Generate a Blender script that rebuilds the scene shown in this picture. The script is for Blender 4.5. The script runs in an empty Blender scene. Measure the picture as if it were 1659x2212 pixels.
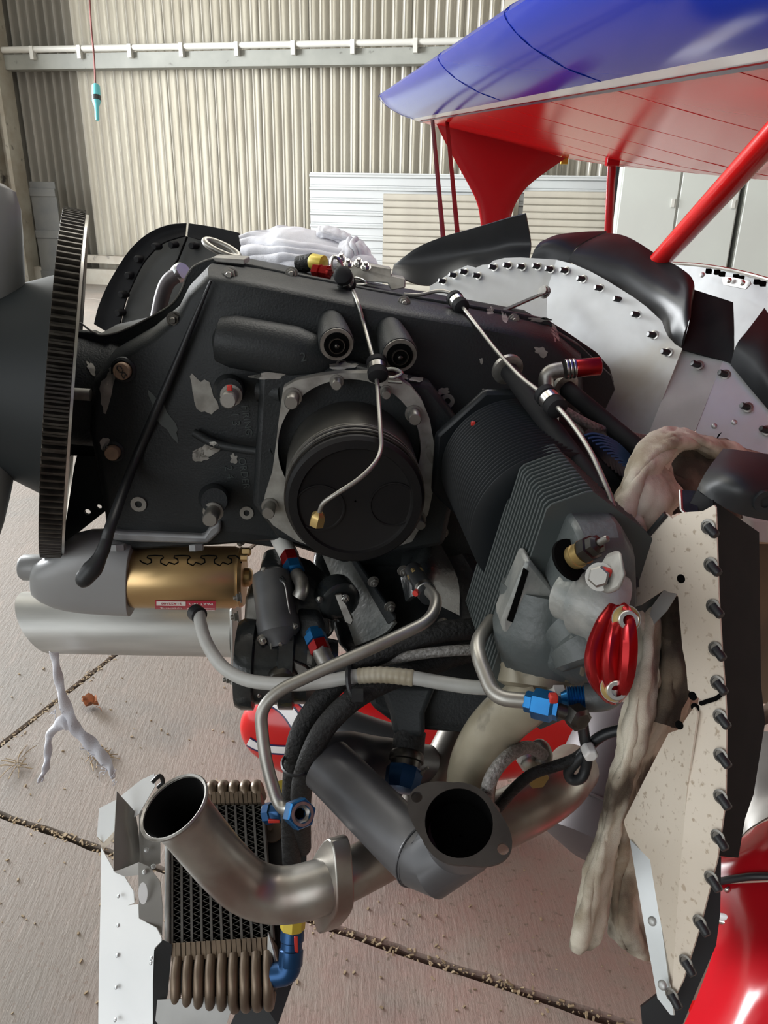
import bpy, bmesh, math, random
import numpy as np
from mathutils import Vector, Matrix
random.seed(7)
rng = np.random.default_rng(7)
R_ = math.radians
# ------------------------------------------------------------------ camera
F_PX, CX, CY = 1660.0, 829.5, 1106.0
CAM_H, PITCH, YAW, ROLL = 1.40, R_(22.0), R_(3.2), R_(1.15)
_fw = np.array([math.sin(YAW)*math.cos(PITCH), math.cos(YAW)*math.cos(PITCH), -math.sin(PITCH)])
_rt = np.array([math.cos(YAW), -math.sin(YAW), 0.0])
_up = np.cross(_rt, _fw)
CR = _rt*math.cos(ROLL) + _up*math.sin(ROLL)
CU = -_rt*math.sin(ROLL) + _up*math.cos(ROLL)
CF = _fw
C0 = np.array([0.0, 0.0, CAM_H])

DOFF = [0.0]                          # depth shift of the assembly being built


def ray(x, y):
    return CF + CR*((x-CX)/F_PX) - CU*((y-CY)/F_PX)


def P(x, y, D):                      # point seen at photo pixel (x, y), D metres along the optical axis
    return C0 + ray(x, y)*(D+DOFF[0])


def PY(x, y, Y):                     # the same pixel on the vertical plane world-Y = Y (parallel to the aircraft centreline)
    r = ray(x, y)
    return C0 + r*(Y/r[1])


def PZ(x, y, z=0.0):                 # the same pixel on the level plane at height z
    r = ray(x, y)
    return C0 + r*((z-C0[2])/r[2])


def PP(x, y, o, n):                  # the same pixel on the plane through o with normal n
    r = ray(x, y)
    return C0 + r*(np.dot(o-C0, n)/np.dot(r, n))


sc = bpy.context.scene
cam_d = bpy.data.cameras.new('camera')
cam = bpy.data.objects.new('camera', cam_d)
sc.collection.objects.link(cam)
cam_d.sensor_fit = 'HORIZONTAL'
cam_d.sensor_width = 36.0
cam_d.lens = 36.0*F_PX/1659.0
cam_d.clip_start = 0.02
cam_d.clip_end = 300
cam.matrix_world = Matrix(((CR[0], CU[0], -CF[0], C0[0]), (CR[1], CU[1], -CF[1], C0[1]),
                           (CR[2], CU[2], -CF[2], C0[2]), (0, 0, 0, 1)))
sc.camera = cam
# ------------------------------------------------------------------ world, lights, exposure
vs = sc.view_settings
vs.view_transform = 'Standard'
vs.look = 'None'
vs.gamma = 1.0
vs.use_curve_mapping = False
vs.exposure = 0.0
w = bpy.data.worlds.new('overcast_sky')
sc.world = w
w.use_nodes = True
_bg = w.node_tree.nodes['Background']
_bg.inputs['Color'].default_value = (0.93, 0.97, 1.0, 1)
_bg.inputs['Strength'].default_value = WORLD_STRENGTH = 2.3
sc.cycles.max_bounces = 8
sc.cycles.diffuse_bounces = 4
sc.cycles.glossy_bounces = 4
sc.cycles.sample_clamp_indirect = 4.0


def area_light(name, loc, target, sx, sy, power, col):
    d = bpy.data.lights.new(name, 'AREA')
    d.shape = 'RECTANGLE'
    d.size, d.size_y = sx, sy
    d.energy = power
    d.color = col
    o = bpy.data.objects.new(name, d)
    sc.collection.objects.link(o)
    o.location = loc
    o.rotation_euler = (Vector(target)-Vector(loc)).to_track_quat('-Z', 'Y').to_euler()
    return o


WA = R_(-15.0)                                            # heading of the hangar's back wall
E1 = np.array([math.cos(WA), math.sin(WA), 0.0])          # along the back wall, to the right
EN = np.array([math.sin(WA), -math.cos(WA), 0.0])         # out of the back wall, into the room
EZ = np.array([0.0, 0.0, 1.0])
WO = PZ(80, 605, 0.0)                                     # foot of the jamb: the left end of the back wall
# daylight through the open side of the hangar on the left
_dc = WO + EN*5.6 - E1*2.6 + EZ*2.8
area_light('daylight_side_door', _dc, _dc + E1*6 - EZ*0.3, 4.6, 4.8, 4100, (0.95, 0.98, 1.0))
# added fill lamp behind the photographer's left shoulder, brightening the near side
area_light('front_fill', (-4.5, -4.0, 2.0), (0.2, 0.9, 1.0), 4.0, 3.0, 40, (0.97, 0.98, 1.0))
# added overhead fill lamp above the aircraft; the roof has no skylight
_rc = np.array([1.5, 4.0, 6.2])
area_light('overhead_fill', _rc, (1.5, 4.0, 0), 5.0, 4.0, 320, (1.0, 0.97, 0.9))

# ------------------------------------------------------------------ materials


def mat(name, col, rough=0.5, metal=0.0, col2=None, scale=8.0, amt=0.5, bump=0.0, bscale=60.0, rvar=0.0, coat=0.0,
        stretch=None, detail=5.0, lo=0.35, hi=0.65, col3=None, scale3=30.0, lo3=0.6, hi3=0.7, sheen=0.0, spec=0.5, ior=1.5):
    m = bpy.data.materials.new(name)
    m.use_nodes = True
    nt = m.node_tree
    N, L = nt.nodes, nt.links
    b = N['Principled BSDF']
    b.inputs['Base Color'].default_value = (*col, 1)
    b.inputs['Roughness'].default_value = rough
    b.inputs['Metallic'].default_value = metal
    b.inputs['Specular IOR Level'].default_value = spec
    b.inputs['IOR'].default_value = ior
    if coat:
        b.inputs['Coat Weight'].default_value = coat
        b.inputs['Coat Roughness'].default_value = 0.06
    if sheen:
        b.inputs['Sheen Weight'].default_value = sheen
    tc = N.new('ShaderNodeTexCoord')
    mp = N.new('ShaderNodeMapping')
    L.new(tc.outputs['Object'], mp.inputs['Vector'])
    if stretch:
        mp.inputs['Scale'].default_value = stretch

    def noise(s, det=detail):
        n = N.new('ShaderNodeTexNoise')
        n.inputs['Scale'].default_value = s
        n.inputs['Detail'].default_value = det
        L.new(mp.outputs['Vector'], n.inputs['Vector'])
        return n.outputs['Fac']

    def ramp(f, a, bb):
        r = N.new('ShaderNodeMapRange')
        r.inputs['From Min'].default_value = a
        r.inputs['From Max'].default_value = bb
        L.new(f, r.inputs['Value'])
        return r.outputs['Result']
    c_out = None
    if col2 is not None:
        f = ramp(noise(scale), lo, hi)
        mx = N.new('ShaderNodeMix')
        mx.data_type = 'RGBA'
        mx.inputs[6].default_value = (*col, 1)
        mx.inputs[7].default_value = (*col2, 1)
        mu = N.new('ShaderNodeMath')
        mu.operation = 'MULTIPLY'
        mu.inputs[1].default_value = amt*2 if amt < 0.5 else 1.0
        L.new(f, mu.inputs[0])
        L.new(mu.outputs[0], mx.inputs[0])
        c_out = mx.outputs[2]
        if col3 is not None:
            f3 = ramp(noise(scale3), lo3, hi3)
            m3 = N.new('ShaderNodeMix')
            m3.data_type = 'RGBA'
            L.new(f3, m3.inputs[0])
            L.new(c_out, m3.inputs[6])
            m3.inputs[7].default_value = (*col3, 1)
            c_out = m3.outputs[2]
        L.new(c_out, b.inputs['Base Color'])
    if rvar:
        r = N.new('ShaderNodeMapRange')
        r.inputs['To Min'].default_value = max(0.02, rough-rvar)
        r.inputs['To Max'].default_value = min(1, rough+rvar)
        L.new(noise(scale*1.7), r.inputs['Value'])
        L.new(r.outputs['Result'], b.inputs['Roughness'])
    if bump:
        bp = N.new('ShaderNodeBump')
        bp.inputs['Strength'].default_value = min(1.0, bump)
        bp.inputs['Distance'].default_value = 0.002
        L.new(noise(bscale, 4.0), bp.inputs['Height'])
        L.new(bp.outputs['Normal'], b.inputs['Normal'])
    return m


K = {}
K['case'] = mat('black_engine_paint', (0.013, 0.0152, 0.0165), 0.5, 0, (0.021, 0.024, 0.025), 9, spec=0.3, bump=0.25, bscale=420, rvar=0.1)
K['case_gloss'] = mat('black_sump_paint', (0.012, 0.014, 0.015), 0.22, 0, (0.03, 0.034, 0.034), 30, bump=0.2, bscale=200, rvar=0.1)
K['bare'] = mat('bare_cast_aluminium', (0.36, 0.35, 0.32), 0.55, 0.5, (0.22, 0.21, 0.19), 60)
K['steel'] = mat('dull_steel', (0.32, 0.31, 0.29), 0.42, 0.8, (0.2, 0.19, 0.17), 120)
K['steel_bright'] = mat('bright_steel', (0.62, 0.61, 0.58), 0.28, 1.0, (0.45, 0.44, 0.41), 40)
K['tube'] = mat('drawn_metal_tube', (0.38, 0.37, 0.34), 0.42, 0.85, (0.27, 0.26, 0.235), 25)
K['arch'] = mat('dark_grey_arch_sheet', (0.075, 0.078, 0.078), 0.5, 0.3, (0.05, 0.052, 0.052), 9)
K['alu'] = mat('sheet_aluminium', (0.66, 0.68, 0.69), 0.36, 0.75, (0.50, 0.52, 0.52), 7, rvar=0.1, bump=0.12, bscale=35)
K['alu_dirty'] = mat('oil_stained_sheet_aluminium', (0.72, 0.74, 0.75), 0.36, 0.6, (0.56, 0.57, 0.56), 9, rvar=0.12,
                     col3=(0.36, 0.28, 0.15), scale3=5.5, lo3=0.58, hi3=0.8, bump=0.15, bscale=30)
K['alu_beige'] = mat('soiled_baffle_aluminium', (0.76, 0.68, 0.57), 0.5, 0.1, (0.64, 0.56, 0.46), 6,
                     col3=(0.46, 0.37, 0.275), scale3=230, lo3=0.60, hi3=0.70, rvar=0.1)
K['alu_white'] = mat('bright_bracket_aluminium', (0.86, 0.87, 0.86), 0.42, 0.25, (0.76, 0.78, 0.78), 5, rvar=0.1, bump=0.1, bscale=30)
K['alu_matte'] = mat('matt_aluminium', (0.55, 0.56, 0.55), 0.5, 0.6, (0.42, 0.43, 0.42), 14, rvar=0.1)
K['alu_tube'] = mat('spun_aluminium_tube', (0.60, 0.60, 0.57), 0.42, 0.5, (0.42, 0.42, 0.40), 14, stretch=(0.35, 3, 3))
K['rubber'] = mat('black_rubber_sheet', (0.014, 0.0155, 0.017), 0.42, 0, (0.022, 0.024, 0.026), 18, spec=0.4)
K['rubber_matte'] = mat('matt_black_rubber', (0.008, 0.0085, 0.010), 0.7, 0, (0.013, 0.013, 0.014), 30, spec=0.2)
K['hose'] = mat('braided_black_hose', (0.010, 0.010, 0.010), 0.6, 0, (0.022, 0.022, 0.022), 220, spec=0.3, bump=0.9, bscale=330)
K['hose_grey'] = mat('braided_grey_hose', (0.12, 0.115, 0.105), 0.55, 0.3, (0.26, 0.25, 0.24), 380, bump=0.9, bscale=420)
K['cable_grey'] = mat('grey_sleeved_cable', (0.44, 0.44, 0.42), 0.42, 0, (0.36, 0.36, 0.34), 30)
K['tape'] = mat('yellowed_wrap_tape', (0.44, 0.40, 0.31), 0.45, 0, (0.30, 0.26, 0.18), 40)
K['piston'] = mat('worn_piston_skirt', (0.15, 0.145, 0.13), 0.4, 0.75, (0.07, 0.07, 0.065), 12, rvar=0.1)
K['carbon'] = mat('sooty_piston_crown', (0.005, 0.005, 0.0055), 0.55, 0.0, (0.010, 0.009, 0.0085), 14, spec=0.25)
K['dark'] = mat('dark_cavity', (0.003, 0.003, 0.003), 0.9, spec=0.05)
K['gear'] = mat('dark_gear_steel', (0.10, 0.095, 0.085), 0.36, 0.9, (0.05, 0.045, 0.04), 60)
K['hub'] = mat('dark_hub_paint', (0.014, 0.0175, 0.019), 0.55, spec=0.3)
K['prop'] = mat('grey_propeller_paint', (0.20, 0.20, 0.195), 0.5, 0, (0.17, 0.17, 0.165), 8)
K['grey'] = mat('grey_starter_paint', (0.30, 0.305, 0.305), 0.36, 0, (0.27, 0.275, 0.275), 6)
K['grey_edge'] = mat('grey_cast_flange', (0.30, 0.31, 0.32), 0.45, 0.2, (0.22, 0.22, 0.22), 30)
K['gold'] = mat('gold_zinc_plate', (0.62, 0.44, 0.21), 0.33, 0.85, (0.50, 0.33, 0.16), 9, rvar=0.08, stretch=(0.5, 2, 2))
K['label_red'] = mat('red_label', (0.45, 0.02, 0.05), 0.4)
K['label_white'] = mat('white_label_print', (0.8, 0.78, 0.74), 0.45)
K['blue_an'] = mat('blue_anodised', (0.012, 0.145, 0.36), 0.3, 0.7, (0.01, 0.11, 0.29), 40)
K['blue_an_dark'] = mat('deep_blue_anodised', (0.010, 0.055, 0.15), 0.32, 0.6)
K['soot_flange'] = mat('sooty_steel_flange', (0.045, 0.04, 0.036), 0.5, 0.4, (0.03, 0.026, 0.023), 40)
K['red_an'] = mat('red_anodised', (0.36, 0.010, 0.013), 0.26, 0.7, (0.28, 0.008, 0.009), 30)
K['red_lacquer'] = mat('red_torque_paint', (0.50, 0.03, 0.02), 0.45)
K['red'] = mat('gloss_red_paint', (0.36, 0.006, 0.011), 0.2, 0, ior=1.4)
K['red_bright'] = mat('bright_red_paint', (0.50, 0.009, 0.009), 0.16, 0)
K['blue'] = mat('gloss_blue_paint', (0.008, 0.028, 0.33), 0.12, 0, ior=1.15)
K['red_wing'] = mat('red_wing_fabric', (0.62, 0.010, 0.012), 0.16, 0, ior=1.25)
K['navy'] = mat('navy_pinstripe', (0.01, 0.012, 0.07), 0.3)
K['white'] = mat('gloss_white_paint', (0.72, 0.72, 0.72), 0.3, coat=0.3)
K['rust'] = mat('brown_wire_paint', (0.16, 0.02, 0.022), 0.4)
K['cloth'] = mat('white_cotton', (0.66, 0.66, 0.70), 0.85, 0, (0.55, 0.55, 0.6), 12, bump=0.3, bscale=700, sheen=0.2)
K['cloth_dark'] = mat('oil_soaked_calico', (0.05, 0.038, 0.027), 0.9, 0, (0.19, 0.15, 0.105), 20, lo=0.45, hi=0.66, bump=0.35, bscale=900)
K['servo_grey'] = mat('dark_cast_servo', (0.10, 0.102, 0.105), 0.42, 0.3, (0.07, 0.072, 0.075), 30)
K['cloth_dirty'] = mat('oily_calico', (0.66, 0.61, 0.50), 0.9, 0, (0.36, 0.30, 0.215), 22, lo=0.42, hi=0.60,
                       col3=(0.07, 0.052, 0.036), scale3=12.0, lo3=0.50, hi3=0.62, bump=0.35, bscale=900)
K['exh'] = mat('stainless_exhaust', (0.42, 0.405, 0.37), 0.36, 0.85, (0.24, 0.215, 0.19), 16, rvar=0.12,
               col3=(0.25, 0.17, 0.145), scale3=9, lo3=0.5, hi3=0.70)
K['exh_black'] = mat('grey_coated_exhaust', (0.060, 0.061, 0.066), 0.4, 0.3, (0.095, 0.095, 0.1), 10, rvar=0.12)
K['beige'] = mat('heat_stained_intake_paint', (0.30, 0.27, 0.20), 0.32, 0.2, (0.20, 0.175, 0.125), 22, rvar=0.1,
                 col3=(0.075, 0.06, 0.04), scale3=38, lo3=0.55, hi3=0.70)
K['head'] = mat('grey_green_cylinder_paint', (0.085, 0.098, 0.098), 0.42, 0.0, (0.065, 0.075, 0.075), 14, bump=0.3, bscale=180)
K['head_worn'] = mat('worn_cylinder_paint', (0.16, 0.175, 0.17), 0.42, 0.2, (0.33, 0.33, 0.31), 30, bump=0.3, bscale=200)
K['fin'] = mat('cylinder_fin_paint', (0.045, 0.055, 0.054), 0.4, 0.0)
K['fin_dark'] = mat('barrel_fin_paint', (0.010, 0.0125, 0.0145), 0.42, 0.0, spec=0.35)
K['fin_blue'] = mat('blue_black_fin_paint', (0.03, 0.055, 0.11), 0.3, 0.3)
K['cooler'] = mat('oil_cooler_metal', (0.20, 0.15, 0.105), 0.42, 0.5, (0.12, 0.09, 0.065), 30)
K['cooler_dark'] = mat('oil_cooler_core', (0.03, 0.03, 0.03), 0.5, 0.4)
K['core_fin'] = mat('cooler_fin_metal', (0.13, 0.125, 0.115), 0.45, 0.6)
K['core_bar'] = mat('cooler_bar_metal', (0.11, 0.105, 0.10), 0.4, 0.5)
K['alu_grey'] = mat('grey_bracket_aluminium', (0.26, 0.25, 0.23), 0.45, 0.5, (0.19, 0.18, 0.165), 10, rvar=0.1)
K['yellow'] = mat('yellow_fitting', (0.55, 0.42, 0.05), 0.4, 0.3)
K['brass'] = mat('brass_fitting', (0.42, 0.30, 0.12), 0.38, 0.8)
K['corr'] = mat('weathered_zincalume', (0.60, 0.58, 0.525), 0.42, 0.6, (0.51, 0.485, 0.43), 2.0, rvar=0.08, stretch=(1, 1, 0.25))
K['corr_dark'] = mat('darker_zincalume', (0.27, 0.255, 0.225), 0.6, 0.2, (0.20, 0.19, 0.165), 2.0, stretch=(1, 1, 0.25))
K['girt'] = mat('grey_green_steel_beam', (0.24, 0.245, 0.22), 0.6, 0, (0.20, 0.205, 0.185), 3, col3=(0.07, 0.065, 0.055), scale3=6, lo3=0.66, hi3=0.74)
K['jamb'] = mat('stained_cream_steel', (0.33, 0.31, 0.26), 0.6, 0, (0.24, 0.21, 0.165), 3, col3=(0.05, 0.045, 0.04), scale3=5, lo3=0.62, hi3=0.72)
K['column'] = mat('cream_column_paint', (0.42, 0.39, 0.33), 0.6, 0, (0.37, 0.345, 0.29), 1.5)
K['board_dark'] = mat('dark_board', (0.05, 0.05, 0.048), 0.7, 0, (0.07, 0.068, 0.06), 4)
K['panel'] = mat('pale_ribbed_sheet', (0.46, 0.48, 0.48), 0.5, 0.1, (0.42, 0.43, 0.43), 1.5)
K['roller'] = mat('cream_roller_slats', (0.40, 0.375, 0.315), 0.6, 0, (0.34, 0.315, 0.265), 2)
K['cabinet'] = mat('pale_cabinet_paint', (0.47, 0.495, 0.465), 0.5, 0, (0.44, 0.455, 0.43), 1)
K['pvc'] = mat('grey_conduit', (0.50, 0.495, 0.46), 0.5)
K['cyan'] = mat('turquoise_plastic', (0.10, 0.42, 0.46), 0.4)
K['cord'] = mat('brown_red_cord', (0.14, 0.035, 0.03), 0.6)
K['plug_brown'] = mat('varnished_plug', (0.30, 0.205, 0.135), 0.5, 0.2, (0.22, 0.15, 0.10), 90)
K['leaf'] = mat('dry_brown_leaf', (0.36, 0.13, 0.05), 0.7, 0, (0.22, 0.08, 0.03), 60)
K['straw'] = mat('dry_straw', (0.34, 0.26, 0.16), 0.8, 0, (0.2, 0.15, 0.09), 40)
K['grass'] = mat('outside_grass', (0.24, 0.30, 0.13), 0.9, 0, (0.32, 0.34, 0.2), 2)
K['apron'] = mat('outside_concrete', (0.55, 0.54, 0.5), 0.9)
K['ply'] = mat('stained_plywood', (0.16, 0.10, 0.045), 0.6, 0, (0.09, 0.055, 0.025), 20, stretch=(1, 1, 0.2))
K['pink_white'] = mat('soiled_white_plastic', (0.55, 0.48, 0.46), 0.5)
K['muffler'] = mat('grey_purple_muffler', (0.10, 0.085, 0.088), 0.5, 0.3, (0.075, 0.065, 0.068), 10)
K['skin_white'] = mat('white_yellow_box', (0.75, 0.74, 0.7), 0.5)


def floor_material():
    m = bpy.data.materials.new('stained_concrete_floor')
    m.use_nodes = True
    nt = m.node_tree
    N, L = nt.nodes, nt.links
    b = N['Principled BSDF']
    b.inputs['Roughness'].default_value = 0.72
    ge = N.new('ShaderNodeNewGeometry')

    def noise(s, det, off=(0, 0, 0), st=(1, 1, 1), rough=0.6):
        mp = N.new('ShaderNodeMapping')
        mp.inputs['Location'].default_value = off
        mp.inputs['Scale'].default_value = st
        mp.inputs['Rotation'].default_value = (0, 0, R_(22))
        L.new(ge.outputs['Position'], mp.inputs['Vector'])
        n = N.new('ShaderNodeTexNoise')
        n.inputs['Scale'].default_value = s
        n.inputs['Detail'].default_value = det
        n.inputs['Roughness'].default_value = rough
        L.new(mp.outputs['Vector'], n.inputs['Vector'])
        return n.outputs['Fac']

    def rng_(f, a, bb, lo=0.0, hi=1.0):
        r = N.new('ShaderNodeMapRange')
        for k, v in (('From Min', a), ('From Max', bb), ('To Min', lo), ('To Max', hi)):
            r.inputs[k].default_value = v
        L.new(f, r.inputs['Value'])
        return r.outputs['Result']

    def mix(f, c1, c2):
        x = N.new('ShaderNodeMix')
        x.data_type = 'RGBA'
        L.new(f, x.inputs[0])
        for i, c in ((6, c1), (7, c2)):
            if isinstance(c, tuple):
                x.inputs[i].default_value = (*c, 1)
            else:
                L.new(c, x.inputs[i])
        return x.outputs[2]
    c = mix(rng_(noise(1.1, 5), 0.35, 0.65), (0.189, 0.156, 0.130), (0.148, 0.128, 0.107))
    sx = N.new('ShaderNodeSeparateXYZ')
    L.new(ge.outputs['Position'], sx.inputs[0])
    # the old red oxide floor paint survives on the bay under the engine and wears off to the left
    red = mix(rng_(noise(9, 6), 0.42, 0.66), (0.243, 0.160, 0.135), (0.230, 0.183, 0.153))
    ad = N.new('ShaderNodeMath')
    ad.operation = 'ADD'
    L.new(sx.outputs['X'], ad.inputs[0])
    L.new(rng_(noise(1.3, 4), 0, 1, -0.45, 0.45), ad.inputs[1])
    c = mix(rng_(ad.outputs[0], -0.55, 0.1), c, red)
    c = mix(rng_(noise(2.2, 6, (3, 1, 0)), 0.54, 0.74), c, (0.126, 0.119, 0.107))
    c = mix(rng_(noise(60, 3, (1, 5, 0)), 0.60, 0.72), c, (0.126, 0.090, 0.065))
    c = mix(rng_(noise(0.9, 7, (7, 3, 0), (1, 1, 1), 0.7), 0.50, 0.62), c, (0.149, 0.135, 0.116))
    c = mix(rng_(noise(14, 8, (2, 2, 0), (2.6, 0.35, 1), 0.75), 0.54, 0.72), c, (0.227, 0.182, 0.153))
    c = mix(rng_(noise(240, 2), 0.66, 0.74), c, (0.265, 0.231, 0.189))
    L.new(c, b.inputs['Base Color'])
    bp = N.new('ShaderNodeBump')
    bp.inputs['Strength'].default_value = 0.6
    bp.inputs['Distance'].default_value = 0.004
    L.new(noise(40, 7, (0, 0, 0), (2.4, 0.4, 1), 0.7), bp.inputs['Height'])
    L.new(bp.outputs['Normal'], b.inputs['Normal'])
    return m


K['floor'] = floor_material()
K['floor_dirt'] = mat('joint_dirt', (0.11, 0.08, 0.058), 0.95, 0, (0.19, 0.145, 0.105), 60)

# ------------------------------------------------------------------ mesh helpers


def nrm(v):
    v = np.asarray(v, float)
    return v/(np.linalg.norm(v)+1e-12)


def frame(d):
    d = nrm(d)
    a = np.array([0, 0, 1.0]) if abs(d[2]) < 0.9 else np.array([1.0, 0, 0])
    u = nrm(np.cross(a, d))
    return u, np.cross(d, u), d


def sp(pts, n=8):                     # Catmull-Rom through points (rows may carry extra columns such as a radius)
    p = np.asarray(pts, float)
    if len(p) < 3:
        t = np.linspace(0, 1, n+1)[:, None]
        return p[0]*(1-t)+p[-1]*t
    q = np.vstack([2*p[0]-p[1], p, 2*p[-1]-p[-2]])
    out = []
    for i in range(1, len(q)-2):
        for k in range(n):
            t = k/n
            out.append(0.5*((2*q[i]) + (-q[i-1]+q[i+1])*t + (2*q[i-1]-5*q[i]+4*q[i+1]-q[i+2])*t*t
                            + (-q[i-1]+3*q[i]-3*q[i+1]+q[i+2])*t**3))
    out.append(p[-1])
    return np.array(out)


def bend(pts, r=0.03, n=6):           # polyline with rounded corners (bent tube)
    p = [np.asarray(x, float) for x in pts]
    out = [p[0]]
    for i in range(1, len(p)-1):
        a, b, c = p[i-1], p[i], p[i+1]
        la, lc = np.linalg.norm(a-b), np.linalg.norm(c-b)
        k = min(r, la*0.48, lc*0.48)
        s, e = b+(a-b)/la*k, b+(c-b)/lc*k
        for j in range(n+1):
            t = j/n
            out.append((1-t)**2*s+2*t*(1-t)*b+t*t*e)
    out.append(p[-1])
    return np.array(out)


class M:
    def __init__(s):
        s.v, s.f = [], []

    def add(s, vs, fs):
        o = len(s.v)
        s.v += [tuple(float(c) for c in x) for x in vs]
        s.f += [tuple(i+o for i in f) for f in fs]
        return s

    def loft(s, rings, cap0=True, cap1=True, closed=True):
        n = len(rings[0])
        vs = [p for r in rings for p in r]
        fs = []
        for i in range(len(rings)-1):
            for j in range(n if closed else n-1):
                k = (j+1) % n
                fs.append((i*n+j, i*n+k, (i+1)*n+k, (i+1)*n+j))
        if cap0:
            fs.append(tuple(range(n-1, -1, -1)))
        if cap1:
            fs.append(tuple((len(rings)-1)*n+j for j in range(n)))
        return s.add(vs, fs)

    def prism(s, pts, vec):
        p = np.asarray(pts, float)
        return s.loft([p, p+np.asarray(vec)])

    def lathe(s, o, d, prof, n=32, cap0=True, cap1=True):     # prof: (radius, distance along d)
        u, v, d = frame(d)
        a = np.linspace(0, 2*math.pi, n, endpoint=False)
        rings = [[o+d*t+(u*math.cos(x)+v*math.sin(x))*r for x in a] for r, t in prof]
        return s.loft(rings, cap0, cap1)

    def cyl(s, p0, p1, r0, r1=None, n=20):
        p0, p1 = np.asarray(p0, float), np.asarray(p1, float)
        return s.lathe(p0, p1-p0, [(r0, 0), (r0 if r1 is None else r1, np.linalg.norm(p1-p0))], n)

    def tube(s, pts, r, n=12, cap=True, hollow=0.0):
        p = np.asarray(pts, float)
        t = np.gradient(p, axis=0)
        t /= np.linalg.norm(t, axis=1)[:, None]+1e-12
        u, v, _ = frame(t[0])
        rs = np.full(len(p), r) if np.isscalar(r) else np.asarray(r, float)
        rings, inner = [], []
        a = np.linspace(0, 2*math.pi, n, endpoint=False)
        for i in range(len(p)):
            u = nrm(u-t[i]*np.dot(u, t[i]))
            v = np.cross(t[i], u)
            d = [u*math.cos(x)+v*math.sin(x) for x in a]
            rings.append([p[i]+x*rs[i] for x in d])
            inner.append([p[i]+x*max(rs[i]-hollow, 1e-4) for x in d])
        if hollow:
            return s.loft(rings+inner[::-1]+[rings[0]], False, False)
        return s.loft(rings, cap, cap)

    def grid(s, g):
        g = np.asarray(g, float)
        a, b = g.shape[:2]
        return s.add(g.reshape(-1, 3), [(i*b+j, i*b+j+1, (i+1)*b+j+1, (i+1)*b+j) for i in range(a-1) for j in range(b-1)])

    def shell(s, g, th):              # a sheet with real thickness
        g = np.asarray(g, float)
        a, b = g.shape[:2]
        n = np.cross(np.gradient(g, axis=0), np.gradient(g, axis=1))
        n /= np.linalg.norm(n, axis=2)[:, :, None]+1e-12
        f, k = g+n*th/2, g-n*th/2
        o = a*b
        q = [(i*b+j, i*b+j+1, (i+1)*b+j+1, (i+1)*b+j) for i in range(a-1) for j in range(b-1)]
        q += [tuple(x+o for x in reversed(z)) for z in list(q)]
        edge = [j for j in range(b)]+[i*b+b-1 for i in range(1, a)]+[(a-1)*b+j for j in range(b-2, -1, -1)]+[i*b for i in range(a-2, 0, -1)]
        for i in range(len(edge)):
            x, y = edge[i], edge[(i+1) % len(edge)]
            q.append((y, x, x+o, y+o))
        return s.add(np.vstack([f.reshape(-1, 3), k.reshape(-1, 3)]), q)

    def box(s, c, ax, ay, az):
        c, ax, ay, az = (np.asarray(x, float) for x in (c, ax, ay, az))
        return s.prism([c-ax-ay-az, c+ax-ay-az, c+ax+ay-az, c-ax+ay-az], 2*az)

    def holed(s, outer, holes, vec):  # plate with real holes
        bm = bmesh.new()
        vec = np.asarray(vec, float)
        loops = []
        for lp in [outer]+list(holes):
            vv = [bm.verts.new(tuple(x)) for x in lp]
            loops.append([bm.edges.new((vv[i], vv[(i+1) % len(vv)])) for i in range(len(vv))])
        bmesh.ops.triangle_fill(bm, use_beauty=True, use_dissolve=False, edges=bm.edges[:])
        bm.verts.index_update()
        v = [np.array(x.co) for x in bm.verts]
        f = [tuple(x.index for x in y.verts) for y in bm.faces]
        be = [(e.verts[0].index, e.verts[1].index) for e in bm.edges if len(e.link_faces) == 1]
        bm.free()
        n = len(v)
        return s.add(v+[x+vec for x in v], f+[tuple(i+n for i in reversed(x)) for x in f]+[(a, b, b+n, a+n) for a, b in be])


WLOC = {}


def fix(me, smooth):
    bm = bmesh.new()
    bm.from_mesh(me)
    bmesh.ops.remove_doubles(bm, verts=bm.verts[:], dist=1e-6)
    bmesh.ops.recalc_face_normals(bm, faces=bm.faces[:])
    bm.to_mesh(me)
    bm.free()
    if smooth:
        me.polygons.foreach_set('use_smooth', [True]*len(me.polygons))
        me.set_sharp_from_angle(angle=R_(smooth))


def link(o, parent, loc):
    sc.collection.objects.link(o)
    loc = np.asarray(loc, float)
    WLOC[o] = loc
    if parent is not None:
        o.parent = parent
        if tuple(parent.scale) != (1, 1, 1) or tuple(parent.rotation_euler) != (0, 0, 0):
            o.matrix_parent_inverse = Matrix.LocRotScale(Vector(WLOC[parent]), parent.rotation_euler, parent.scale).inverted()
            o.location = loc
        else:
            o.location = loc-WLOC[parent]
    else:
        o.location = loc


def build(name, m, material, parent=None, bevel=0.0, smooth=38, label=None, seg=2):
    v = np.asarray(m.v, float)
    c = (v.min(0)+v.max(0))/2
    me = bpy.data.meshes.new(name)
    me.from_pydata([tuple(x) for x in v-c], [], m.f)
    fix(me, smooth)
    me.materials.append(K[material])
    o = bpy.data.objects.new(name, me)
    link(o, parent, c)
    if bevel:
        b = o.modifiers.new('bevel', 'BEVEL')
        b.width = bevel
        b.segments = seg
        b.limit_method = 'ANGLE'
        b.angle_limit = R_(40)
    if label:
        o['label'] = label
    return o


def tag(o, label, cat, group=None, kind=None):
    o['label'] = label
    o['category'] = cat
    if group:
        o['group'] = group
    if kind:
        o['kind'] = kind
    return o


def struct(o, label=None):
    o['kind'] = 'structure'
    if label:
        o['label'] = label
    return o


def thing(name, label, cat, loc, group=None):
    o = bpy.data.objects.new(name, None)
    o.empty_display_size = 0.05
    link(o, None, loc)
    return tag(o, label, cat, group)


TPL = {}


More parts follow.
